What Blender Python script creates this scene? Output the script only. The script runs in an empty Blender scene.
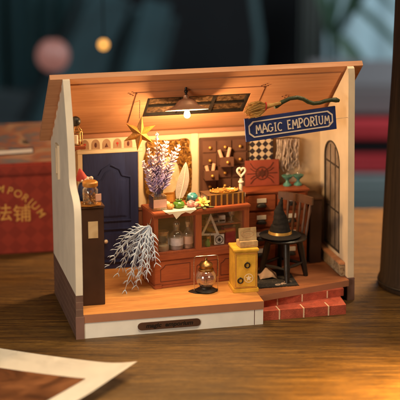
import bpy, bmesh, math, random
from mathutils import Vector, Matrix
random.seed(7)
S = 0.01                                    # all numbers below are centimetres
C = bpy.context.scene.collection
sc = bpy.context.scene
R = math.radians
V = Vector

# ------------------------------------------------------------------ camera
right = V((0.971753, -0.236000, 0.000580)); up = V((0.059533, 0.247509, 0.967055)); fwd = V((0.228368, 0.939704, -0.254567))
cd = bpy.data.cameras.new('camera'); cam = bpy.data.objects.new('camera', cd); C.objects.link(cam)
m = Matrix((right, up, -fwd)).transposed().to_4x4(); m.translation = V((-13.934, -90.93, 33.427)) * S
cam.matrix_world = m
cd.sensor_width = 36; cd.lens = 36 * 1506.67 / 400
cd.clip_start = 0.05; cd.clip_end = 50
cd.dof.use_dof = True; cd.dof.focus_distance = 1.000; cd.dof.aperture_fstop = 9.0
sc.camera = cam

# ------------------------------------------------------------------ world, exposure
w = bpy.data.worlds.new('World'); sc.world = w; w.use_nodes = True
w.node_tree.nodes['Background'].inputs[0].default_value = (1.0, 0.80, 0.62, 1)
w.node_tree.nodes['Background'].inputs[1].default_value = 0.035
sc.view_settings.view_transform = 'Standard'; sc.view_settings.look = 'None'
sc.view_settings.exposure = 0.0; sc.view_settings.gamma = 1
sc.cycles.max_bounces = 10; sc.cycles.transparent_max_bounces = 16
sc.cycles.use_denoising = True
sc.cycles.sample_clamp_indirect = 4.0

# ------------------------------------------------------------------ lamps
YAW = -R(13.66)
def bg(X, Y, Z=0.0):
    """room coordinates: X across and Y away from the camera, both level"""
    c, s = math.cos(YAW), math.sin(YAW)
    return V((-13.934 + X * c - Y * s, -90.93 + X * s + Y * c, Z))
def area(name, loc, target, size, energy, col, shape='SQUARE', spread=180):
    l = bpy.data.lights.new(name, 'AREA'); l.energy = energy; l.color = col; l.size = size * S; l.shape = shape; l.spread = R(spread)
    o = bpy.data.objects.new(name, l); C.objects.link(o); o.location = V(loc) * S
    o.rotation_euler = (V(target) - V(loc)).to_track_quat('-Z', 'Y').to_euler()
    return o
area('key_lamp', (36, -16, 72), (9, 4, 4), 22, 3.2, (1.0, 0.75, 0.47), 'DISK')
area('front_fill_lamp', (-62, -58, 20), (6, 3, 9), 32, 3.7, (1.0, 0.84, 0.65))
area('foreground_fill_lamp', (0, -30, 62), (-2, -21, 0), 24, 0.85, (1.0, 0.78, 0.50), 'DISK', 55)  # unseen fill added to brighten the foreground table and print
area('desk_lamp', (24, -20, 14), (18.6, -16.0, 0), 4, 0.75, (1.0, 0.56, 0.14), 'DISK', 60)
area('table_lamp', (52, 36, 80), (27, 24, 0), 20, 2.4, (1.0, 0.60, 0.28), 'DISK', 50)
area('right_room_fill', bg(95, 190, 60), bg(45, 325, -10), 40, 24, (0.80, 0.95, 1.0))  # unseen light added to lift the pale curtain and right background
area('left_room_fill', bg(-60, 170, 70), bg(-40, 325, -20), 60, 9, (0.80, 0.95, 1.0))  # unseen light added to lift the dark teal left background

# ------------------------------------------------------------------ materials
def newmat(name):
    mt = bpy.data.materials.new(name); mt.use_nodes = True
    return mt, mt.node_tree.nodes, mt.node_tree.links, mt.node_tree.nodes['Principled BSDF']
def coords(n, l, scale, rot=(0, 0, 0)):
    t = n.new('ShaderNodeTexCoord'); mp = n.new('ShaderNodeMapping')
    mp.inputs['Scale'].default_value = scale; mp.inputs['Rotation'].default_value = rot
    l.new(t.outputs['Object'], mp.inputs['Vector']); return mp.outputs['Vector']
def ramp(n, stops):
    r = n.new('ShaderNodeValToRGB'); e = r.color_ramp.elements
    while len(e) < len(stops): e.new(0.5)
    for k, (p, c) in enumerate(stops): e[k].position = p; e[k].color = (*c, 1)
    return r
def mul(c, f): return tuple(min(1, x * f) for x in c)
def plain(name, col, rough=0.5, var=0.12, scale=1.2, bump=0.15, metal=0.0, spec=0.5, bscale=None):
    mt, n, l, b = newmat(name)
    v = coords(n, l, (100, 100, 100))
    ns = n.new('ShaderNodeTexNoise'); ns.inputs['Scale'].default_value = scale; ns.inputs['Detail'].default_value = 5
    l.new(v, ns.inputs['Vector'])
    r = ramp(n, [(0.3, mul(col, 1 - var)), (0.7, mul(col, 1 + var))])
    l.new(ns.outputs['Fac'], r.inputs['Fac']); l.new(r.outputs['Color'], b.inputs['Base Color'])
    n2 = n.new('ShaderNodeTexNoise'); n2.inputs['Scale'].default_value = bscale or scale * 6; n2.inputs['Detail'].default_value = 4
    l.new(v, n2.inputs['Vector'])
    bp = n.new('ShaderNodeBump'); bp.inputs['Strength'].default_value = bump; bp.inputs['Distance'].default_value = 0.0004
    l.new(n2.outputs['Fac'], bp.inputs['Height']); l.new(bp.outputs['Normal'], b.inputs['Normal'])
    rr = n.new('ShaderNodeMapRange'); rr.inputs['To Min'].default_value = max(0.03, rough - 0.1); rr.inputs['To Max'].default_value = min(1, rough + 0.1)
    l.new(n2.outputs['Fac'], rr.inputs['Value']); l.new(rr.outputs['Result'], b.inputs['Roughness'])
    b.inputs['Metallic'].default_value = metal; b.inputs['Specular IOR Level'].default_value = spec
    return mt
def wood(name, dark, mid, light, axis='x', rough=0.5, grain=1.0, bump=0.25, along=0.12, fine=1.0, plank=None, knots=0.0, coat=0.0):
    mt, n, l, b = newmat(name)
    k = {'x': (along, 1, 1), 'y': (1, along, 1), 'z': (1, 1, along)}[axis]
    v = coords(n, l, tuple(100 * grain * q for q in k))
    a = n.new('ShaderNodeTexNoise'); a.inputs['Scale'].default_value = 1.3; a.inputs['Detail'].default_value = 6; a.inputs['Roughness'].default_value = 0.6; a.inputs['Distortion'].default_value = 0.9
    l.new(v, a.inputs['Vector'])
    f = n.new('ShaderNodeTexNoise'); f.inputs['Scale'].default_value = 9 * fine; f.inputs['Detail'].default_value = 4; f.inputs['Roughness'].default_value = 0.7
    l.new(v, f.inputs['Vector'])
    mx = n.new('ShaderNodeMath'); mx.operation = 'MULTIPLY_ADD'; mx.inputs[1].default_value = 0.45; l.new(f.outputs['Fac'], mx.inputs[0])
    m2 = n.new('ShaderNodeMath'); m2.operation = 'MULTIPLY'; m2.inputs[1].default_value = 0.62; l.new(a.outputs['Fac'], m2.inputs[0]); l.new(m2.outputs[0], mx.inputs[2])
    r = ramp(n, [(0.36, dark), (0.52, mid), (0.68, light)]); l.new(mx.outputs[0], r.inputs['Fac'])
    out = r.outputs['Color']
    if knots:
        vo = n.new('ShaderNodeTexVoronoi'); vo.inputs['Scale'].default_value = knots
        v2 = coords(n, l, tuple(100 * (0.45 if q < 1 else 1) for q in k)); l.new(v2, vo.inputs['Vector'])
        kr = ramp(n, [(0.0, (0.30, 0.22, 0.18)), (0.07, (0.45, 0.36, 0.30)), (0.12, (1, 1, 1))]); l.new(vo.outputs['Distance'], kr.inputs['Fac'])
        mm = n.new('ShaderNodeMixRGB'); mm.blend_type = 'MULTIPLY'; mm.inputs[0].default_value = 0.7
        l.new(out, mm.inputs[1]); l.new(kr.outputs['Color'], mm.inputs[2]); out = mm.outputs['Color']
    l.new(out, b.inputs['Base Color'])
    bp = n.new('ShaderNodeBump'); bp.inputs['Strength'].default_value = bump; bp.inputs['Distance'].default_value = 0.0005
    l.new(mx.outputs[0], bp.inputs['Height']); l.new(bp.outputs['Normal'], b.inputs['Normal'])
    rr = n.new('ShaderNodeMapRange'); rr.inputs['From Min'].default_value = 0.3; rr.inputs['From Max'].default_value = 0.7
    rr.inputs['To Min'].default_value = min(1, rough + 0.12); rr.inputs['To Max'].default_value = max(0.05, rough - 0.1)
    l.new(mx.outputs[0], rr.inputs['Value']); l.new(rr.outputs['Result'], b.inputs['Roughness'])
    b.inputs['Coat Weight'].default_value = coat
    return mt
def brick(name, c1, c2, mortar, bw, bh, ms=0.06, bump=0.8):
    mt, n, l, b = newmat(name)
    t = n.new('ShaderNodeTexCoord'); sp = n.new('ShaderNodeSeparateXYZ'); l.new(t.outputs['Object'], sp.inputs[0])
    ad = n.new('ShaderNodeMath'); ad.operation = 'ADD'; l.new(sp.outputs[0], ad.inputs[0]); l.new(sp.outputs[1], ad.inputs[1])
    cb = n.new('ShaderNodeCombineXYZ'); l.new(ad.outputs[0], cb.inputs[0]); l.new(sp.outputs[2], cb.inputs[1])
    br = n.new('ShaderNodeTexBrick'); l.new(cb.outputs[0], br.inputs['Vector'])
    br.inputs['Scale'].default_value = 100; br.inputs['Brick Width'].default_value = bw; br.inputs['Row Height'].default_value = bh
    br.inputs['Mortar Size'].default_value = ms; br.inputs['Mortar Smooth'].default_value = 0.3
    br.inputs['Color1'].default_value = (*c1, 1); br.inputs['Color2'].default_value = (*c2, 1); br.inputs['Mortar'].default_value = (*mortar, 1)
    ns = n.new('ShaderNodeTexNoise'); ns.inputs['Scale'].default_value = 350; l.new(t.outputs['Object'], ns.inputs['Vector'])
    mm = n.new('ShaderNodeMixRGB'); mm.blend_type = 'MULTIPLY'; mm.inputs[0].default_value = 0.6
    nr = ramp(n, [(0.3, (0.7, 0.7, 0.7)), (0.7, (1, 1, 1))]); l.new(ns.outputs['Fac'], nr.inputs['Fac'])
    l.new(br.outputs['Color'], mm.inputs[1]); l.new(nr.outputs['Color'], mm.inputs[2]); l.new(mm.outputs['Color'], b.inputs['Base Color'])
    bp = n.new('ShaderNodeBump'); bp.invert = True; bp.inputs['Strength'].default_value = bump; bp.inputs['Distance'].default_value = 0.0006
    l.new(br.outputs['Fac'], bp.inputs['Height']); l.new(bp.outputs['Normal'], b.inputs['Normal'])
    b.inputs['Roughness'].default_value = 0.7
    return mt
def glass(name, tint=(1, 1, 1), refl=0.05, dirt=0.006, dcol=(0.8, 0.8, 0.8)):
    """thin clear acrylic: see-through with a sharp reflection and a little dust"""
    mt, n, l, b = newmat(name)
    tr = n.new('ShaderNodeBsdfTransparent'); tr.inputs[0].default_value = (*tint, 1)
    gl = n.new('ShaderNodeBsdfGlossy'); gl.inputs['Roughness'].default_value = 0.06
    df = n.new('ShaderNodeBsdfDiffuse'); df.inputs[0].default_value = (*dcol, 1)
    lw = n.new('ShaderNodeLayerWeight'); lw.inputs[0].default_value = 0.35
    mr = n.new('ShaderNodeMapRange'); mr.inputs['To Min'].default_value = refl * 0.5; mr.inputs['To Max'].default_value = min(1, refl * 5)
    l.new(lw.outputs['Facing'], mr.inputs['Value'])
    m1 = n.new('ShaderNodeMixShader'); l.new(mr.outputs[0], m1.inputs[0]); l.new(tr.outputs[0], m1.inputs[1]); l.new(gl.outputs[0], m1.inputs[2])
    v = coords(n, l, (100, 100, 100)); ns = n.new('ShaderNodeTexNoise'); ns.inputs['Scale'].default_value = 2.5; ns.inputs['Detail'].default_value = 5; l.new(v, ns.inputs['Vector'])
    m3 = n.new('ShaderNodeMapRange'); m3.inputs['From Min'].default_value = 0.4; m3.inputs['From Max'].default_value = 0.75; m3.inputs['To Max'].default_value = dirt * 2; m3.inputs['To Min'].default_value = dirt * 0.4; l.new(ns.outputs['Fac'], m3.inputs['Value'])
    m2 = n.new('ShaderNodeMixShader'); l.new(m3.outputs[0], m2.inputs[0]); l.new(m1.outputs[0], m2.inputs[1]); l.new(df.outputs[0], m2.inputs[2])
    l.new(m2.outputs[0], n['Material Output'].inputs['Surface'])
    return mt
def emit(name, col, s):
    mt, n, l, b = newmat(name); b.inputs['Base Color'].default_value = (*mul(col, 0.1), 1)
    b.inputs['Emission Color'].default_value = (*col, 1); b.inputs['Emission Strength'].default_value = s
    return mt
def mottled(name, cols, scale=2.0, rough=0.5, metal=0.0, bump=0.6, detail=4, dist=1.0, stretch=(1, 1, 1), contrast=(0.3, 0.7)):
    mt, n, l, b = newmat(name)
    v = coords(n, l, tuple(100 * q for q in stretch)); ns = n.new('ShaderNodeTexNoise'); ns.inputs['Scale'].default_value = scale
    ns.inputs['Detail'].default_value = detail; ns.inputs['Distortion'].default_value = dist; l.new(v, ns.inputs['Vector'])
    a, z = contrast
    r = ramp(n, [(a + (z - a) * k / (len(cols) - 1), c) for k, c in enumerate(cols)]); l.new(ns.outputs['Fac'], r.inputs['Fac'])
    l.new(r.outputs['Color'], b.inputs['Base Color']); b.inputs['Roughness'].default_value = rough; b.inputs['Metallic'].default_value = metal
    bp = n.new('ShaderNodeBump'); bp.inputs['Strength'].default_value = bump; bp.inputs['Distance'].default_value = 0.0006
    l.new(ns.outputs['Fac'], bp.inputs['Height']); l.new(bp.outputs['Normal'], b.inputs['Normal'])
    return mt
def checker(name, c1, c2, size, rot45=True):
    mt, n, l, b = newmat(name)
    v = coords(n, l, (100 / size, 100 / size, 100 / size))
    sp = n.new('ShaderNodeSeparateXYZ'); l.new(v, sp.inputs[0])
    ad = n.new('ShaderNodeMath'); ad.operation = 'ADD'; l.new(sp.outputs[0], ad.inputs[0]); l.new(sp.outputs[2], ad.inputs[1])
    sb = n.new('ShaderNodeMath'); sb.operation = 'SUBTRACT'; l.new(sp.outputs[0], sb.inputs[0]); l.new(sp.outputs[2], sb.inputs[1])
    cb = n.new('ShaderNodeCombineXYZ')
    l.new((ad if rot45 else sp).outputs[0], cb.inputs[0]); l.new(sb.outputs[0] if rot45 else sp.outputs[2], cb.inputs[1]); cb.inputs[2].default_value = 0.37
    ck = n.new('ShaderNodeTexChecker'); ck.inputs['Scale'].default_value = 1.0; ck.inputs[1].default_value = (*c1, 1); ck.inputs[2].default_value = (*c2, 1)
    l.new(cb.outputs[0], ck.inputs['Vector']); l.new(ck.outputs['Color'], b.inputs['Base Color']); b.inputs['Roughness'].default_value = 0.55
    return mt

M = {}
def tablewood():
    mt, n, l, b = newmat('table_wood')
    t = n.new('ShaderNodeTexCoord')
    def mapped(sx, sy):
        mp = n.new('ShaderNodeMapping'); mp.inputs['Scale'].default_value = (sx, sy, sy); l.new(t.outputs['Object'], mp.inputs['Vector']); return mp.outputs['Vector']
    def noise(v, sc, det=5, rgh=0.6, dist=0.0):
        k = n.new('ShaderNodeTexNoise'); k.inputs['Scale'].default_value = sc; k.inputs['Detail'].default_value = det; k.inputs['Roughness'].default_value = rgh; k.inputs['Distortion'].default_value = dist
        l.new(v, k.inputs['Vector']); return k.outputs['Fac']
    def mixc(mode, f, a, c):
        m = n.new('ShaderNodeMixRGB'); m.blend_type = mode
        if isinstance(f, float): m.inputs[0].default_value = f
        else: l.new(f, m.inputs[0])
        for sck, x in ((m.inputs[1], a), (m.inputs[2], c)):
            if isinstance(x, tuple): sck.default_value = (*x, 1)
            else: l.new(x, sck)
        return m.outputs['Color']
    big = noise(mapped(5, 100), 0.55, 4, 0.55, 0.6); mid = noise(mapped(8, 100), 3.2, 6, 0.65, 0.4); fine = noise(mapped(13, 100), 14, 5, 0.75); pore = noise(mapped(30, 170), 9, 2, 0.5)
    r1 = ramp(n, [(0.30, (0.038, 0.018, 0.004)), (0.50, (0.118, 0.060, 0.012)), (0.70, (0.220, 0.118, 0.026))]); l.new(mid, r1.inputs['Fac'])
    r2 = ramp(n, [(0.3, (0.62, 0.58, 0.52)), (0.7, (1.0, 1.0, 1.0))]); l.new(big, r2.inputs['Fac'])
    r3 = ramp(n, [(0.36, (0.50, 0.45, 0.40)), (0.58, (1.0, 1.0, 1.0))]); l.new(fine, r3.inputs['Fac'])
    r4 = ramp(n, [(0.33, (0.35, 0.30, 0.26)), (0.40, (1.0, 1.0, 1.0))]); l.new(pore, r4.inputs['Fac'])
    c = mixc('MULTIPLY', 1.0, r1.outputs['Color'], r2.outputs['Color']); c = mixc('MULTIPLY', 1.0, c, r3.outputs['Color']); c = mixc('MULTIPLY', 0.7, c, r4.outputs['Color'])
    l.new(c, b.inputs['Base Color'])
    sm = noise(mapped(60, 60), 0.35, 5, 0.6, 1.0); rr = n.new('ShaderNodeMapRange'); rr.inputs['From Min'].default_value = 0.35; rr.inputs['From Max'].default_value = 0.65; rr.inputs['To Min'].default_value = 0.42; rr.inputs['To Max'].default_value = 0.62
    l.new(sm, rr.inputs['Value']); l.new(rr.outputs['Result'], b.inputs['Roughness']); b.inputs['Specular IOR Level'].default_value = 0.32
    bp = n.new('ShaderNodeBump'); bp.inputs['Strength'].default_value = 0.5; bp.inputs['Distance'].default_value = 0.0004; l.new(fine, bp.inputs['Height'])
    bp2 = n.new('ShaderNodeBump'); bp2.inputs['Strength'].default_value = 0.6; bp2.inputs['Distance'].default_value = 0.0004; l.new(r4.outputs['Color'], bp2.inputs['Height']); l.new(bp.outputs['Normal'], bp2.inputs['Normal'])
    l.new(bp2.outputs['Normal'], b.inputs['Normal'])
    return mt
M['table'] = tablewood()
M['roof'] = wood('roof_pine', (0.43, 0.19, 0.085), (0.54, 0.25, 0.120), (0.60, 0.30, 0.155), 'x', 0.6, 0.8, 0.12, 0.05, 0.8)
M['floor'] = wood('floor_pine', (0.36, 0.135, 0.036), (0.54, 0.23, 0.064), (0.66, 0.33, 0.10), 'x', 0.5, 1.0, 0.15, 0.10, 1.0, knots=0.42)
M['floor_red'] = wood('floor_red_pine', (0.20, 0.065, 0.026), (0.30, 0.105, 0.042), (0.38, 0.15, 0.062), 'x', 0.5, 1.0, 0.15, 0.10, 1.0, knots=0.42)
M['fascia'] = plain('fascia_card', (0.36, 0.155, 0.085), 0.6, 0.06)
M['riser'] = plain('riser_card', (0.80, 0.765, 0.72), 0.6, 0.05, 1.0, 0.1)
M['cream'] = plain('cream_board', (0.72, 0.585, 0.42), 0.65, 0.08, 0.6, 0.2)
M['wall'] = plain('outer_wall_board', (0.72, 0.645, 0.54), 0.65, 0.09, 0.5, 0.25)
M['inner'] = plain('inner_wall_paper', (0.66, 0.50, 0.32), 0.7, 0.10, 0.9, 0.1)
M['brick'] = brick('brown_brick', (0.115, 0.060, 0.045), (0.15, 0.078, 0.058), (0.22, 0.135, 0.10), 1.25, 0.5, 0.03)
M['purple'] = plain('plinth_card', (0.20, 0.105, 0.085), 0.65, 0.1)
M['redstep'] = plain('red_step', (0.40, 0.075, 0.042), 0.6, 0.28, 2.2, 0.7, bscale=16)
M['mortar'] = plain('mortar_line', (0.72, 0.50, 0.33), 0.8, 0.08)
M['navy'] = wood('navy_paint', (0.009, 0.014, 0.060), (0.015, 0.024, 0.100), (0.026, 0.040, 0.140), 'z', 0.48, 1.0, 0.4, 0.10)
M['redwood'] = wood('red_wood', (0.20, 0.046, 0.018), (0.285, 0.068, 0.025), (0.36, 0.095, 0.034), 'x', 0.5, 1.0, 0.15, 0.12)
M['redwood_v'] = wood('red_wood_upright', (0.20, 0.046, 0.018), (0.285, 0.068, 0.025), (0.36, 0.095, 0.034), 'z', 0.5, 1.0, 0.15, 0.12)
M['darkline'] = plain('engraved_line', (0.09, 0.02, 0.01), 0.7)
M['brown'] = wood('brown_wood', (0.045, 0.02, 0.010), (0.085, 0.038, 0.018), (0.12, 0.055, 0.028), 'x', 0.55, 1.0, 0.2, 0.1)
M['drawerwood'] = plain('drawer_brown', (0.095, 0.038, 0.023), 0.55, 0.15, 1.5, 0.2)
M['drawerface'] = plain('drawer_face_brown', (0.125, 0.053, 0.032), 0.55, 0.15, 1.5, 0.2)
M['darkcab'] = plain('dark_cabinet', (0.052, 0.022, 0.014), 0.55, 0.15, 1.0, 0.2)
M['wains'] = wood('wainscot', (0.06, 0.022, 0.012), (0.12, 0.042, 0.022), (0.16, 0.06, 0.03), 'z', 0.6, 1.0, 0.2, 0.12)
M['gold'] = plain('gold_metal', (0.66, 0.37, 0.09), 0.34, 0.1, 3, 0.1, 0.55)
M['brass'] = plain('aged_brass', (0.30, 0.18, 0.07), 0.36, 0.2, 3, 0.15, 1.0)
M['copper'] = plain('copper_shade', (0.52, 0.30, 0.19), 0.4, 0.12, 2, 0.1, 0.6)
M['goldpaint'] = mottled('gold_relief', [(0.035, 0.013, 0.003), (0.20, 0.082, 0.014), (0.56, 0.30, 0.06)], 4.2, 0.4, 0.45, 1.0)
M['goldfoil'] = plain('gold_foil', (0.40, 0.17, 0.028), 0.42, 0.25, 2, 0.5, 0.35)
M['black'] = plain('black_paint', (0.012, 0.009, 0.008), 0.42, 0.2, 2, 0.25)
M['chairwood'] = plain('dark_chair_wood', (0.085, 0.036, 0.018), 0.5, 0.2, 2)
M['felt'] = plain('black_felt', (0.014, 0.012, 0.012), 0.9, 0.3, 5, 0.5, spec=0.2)
M['iron'] = plain('dark_iron', (0.03, 0.026, 0.024), 0.45, 0.2, 3, 0.2, 0.6)
M['silver'] = plain('silver_wire', (0.65, 0.60, 0.54), 0.25, 0.05, 3, 0.05, 1.0)
M['yellow'] = plain('yellow_paint', (0.68, 0.39, 0.045), 0.45, 0.2, 1.6, 0.4)
M['steel'] = plain('steel_paint', (0.52, 0.50, 0.47), 0.35, 0.08, 3, 0.1, 0.2)
M['white'] = plain('white_card', (0.80, 0.72, 0.62), 0.6, 0.05)
M['ivory'] = plain('ivory_paint', (0.80, 0.66, 0.52), 0.5, 0.06, 2)
M['scroll'] = plain('scroll_paper', (0.60, 0.36, 0.24), 0.7, 0.1, 3)
M['strand'] = plain('pale_strand', (0.55, 0.43, 0.35), 0.5, 0.25, 4)
M['paper'] = plain('photo_paper', (0.84, 0.79, 0.72), 0.45, 0.03, 0.5, 0.05)
M['vane'] = plain('feather_cream', (0.60, 0.48, 0.38), 0.8, 0.1, 2, 0.3)
M['doily'] = plain('doily_paper', (0.80, 0.68, 0.50), 0.7, 0.08, 3)
M['card'] = mottled('aged_card', [(0.50, 0.36, 0.20), (0.68, 0.52, 0.32), (0.74, 0.60, 0.40)], 1.4, 0.7, 0, 0.2)
M['frieze'] = plain('frieze_tan', (0.36, 0.22, 0.14), 0.7, 0.2, 2)
M['cardtan'] = mottled('tan_card', [(0.30, 0.19, 0.09), (0.44, 0.30, 0.15), (0.52, 0.37, 0.20)], 1.8, 0.7, 0, 0.2)
M['signblue'] = plain('sign_blue', (0.018, 0.038, 0.155), 0.5, 0.15, 1.0, 0.2)
M['winframe'] = plain('window_frame_paint', (0.055, 0.042, 0.034), 0.5, 0.2, 2)
M['snake'] = plain('snake_green', (0.030, 0.046, 0.018), 0.5, 0.35, 3, 0.6)
M['straw'] = mottled('straw', [(0.24, 0.11, 0.02), (0.46, 0.25, 0.06), (0.58, 0.36, 0.12)], 6, 0.7, 0, 1.2, 4, 0.3, (0.25, 1, 1))
M['redtie'] = plain('red_thread', (0.50, 0.03, 0.02), 0.7)
M['redprint'] = plain('red_print', (0.30, 0.062, 0.036), 0.6, 0.18, 1.2)
M['glass'] = glass('clear_acrylic')
M['jarglass'] = glass('jar_glass', (0.97, 0.96, 0.94), 0.24, 0.02)
M['vial'] = glass('vial_glass', (0.95, 0.92, 0.90), 0.2, 0.08)
M['globe'] = glass('globe_glass', (0.95, 0.90, 0.84), 0.26, 0.05)
M['cork'] = plain('cork', (0.45, 0.26, 0.13), 0.85, 0.25, 5, 0.5)
M['lav'] = plain('lavender_bloom', (0.46, 0.36, 0.58), 0.75, 0.25, 2.5, 0.3)
M['lavtip'] = plain('lavender_pale_bloom', (0.66, 0.50, 0.56), 0.75, 0.15, 2.5, 0.3)
M['stem'] = plain('dry_stem', (0.20, 0.17, 0.16), 0.8)
M['pinklabel'] = plain('pink_label', (0.70, 0.40, 0.30), 0.6)
M['lilac'] = plain('lilac_label', (0.66, 0.58, 0.62), 0.6, 0.2, 3)
M['purpleglass'] = plain('purple_collar', (0.10, 0.06, 0.16), 0.2)
M['green'] = plain('green_glaze', (0.085, 0.20, 0.025), 0.15, 0.15, 2, 0.05)
M['turq'] = plain('turquoise_stone', (0.04, 0.24, 0.26), 0.3, 0.2, 3)
M['pink'] = plain('pink_stone', (0.62, 0.26, 0.25), 0.4, 0.2, 3)
M['amber'] = plain('amber_stone', (0.55, 0.26, 0.06), 0.3, 0.2, 3)
M['petal'] = plain('yellow_petal', (0.78, 0.60, 0.13), 0.6, 0.15, 3)
M['leaf'] = plain('dark_leaf', (0.09, 0.11, 0.04), 0.6, 0.3, 3)
M['bookcover'] = plain('dark_book_cover', (0.10, 0.045, 0.02), 0.5, 0.2, 2, 0.3)
M['frost'] = plain('frosted_branch', (0.52, 0.62, 0.78), 0.85, 0.15, 4, 0.6)
M['rug'] = mottled('black_rug', [(0.012, 0.010, 0.010), (0.03, 0.024, 0.02), (0.10, 0.075, 0.06)], 4, 0.95, 0, 1.0, 6, 1.5, (1, 1, 1), (0.42, 0.75))
M['cloth'] = plain('beige_cloth', (0.62, 0.42, 0.30), 0.9, 0.15, 2, 0.5)
M['stone'] = mottled('stone_skirting', [(0.16, 0.10, 0.06), (0.38, 0.27, 0.16), (0.50, 0.38, 0.25)], 3, 0.75, 0, 0.8)
M['pane'] = mottled('window_pane', [(0.20, 0.15, 0.11), (0.28, 0.21, 0.16), (0.34, 0.27, 0.21)], 0.8, 0.10, 0, 0.04)
M['skyglass'] = mottled('skylight_pane', [(0.03, 0.016, 0.008), (0.085, 0.045, 0.022), (0.16, 0.09, 0.048)], 3.0, 0.25, 0, 0.25, 5, 1.0)
M['bluevase'] = plain('dark_blue_glaze', (0.02, 0.035, 0.12), 0.25, 0.2, 2)
M['redcap'] = plain('red_cap', (0.32, 0.025, 0.02), 0.7, 0.2, 3)
M['beard'] = plain('pale_fluff', (0.66, 0.50, 0.40), 0.95, 0.15, 4, 0.8)
M['plaque'] = plain('nameplate_brown', (0.075, 0.032, 0.018), 0.5, 0.15, 2)
M['teal'] = plain('teal_glass', (0.08, 0.25, 0.21), 0.25, 0.2, 2)
M['bulb'] = emit('lit_bulb', (1.0, 0.60, 0.22), 22)
M['shadeinner'] = plain('shade_lining', (0.80, 0.70, 0.55), 0.5, 0.03)

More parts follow.
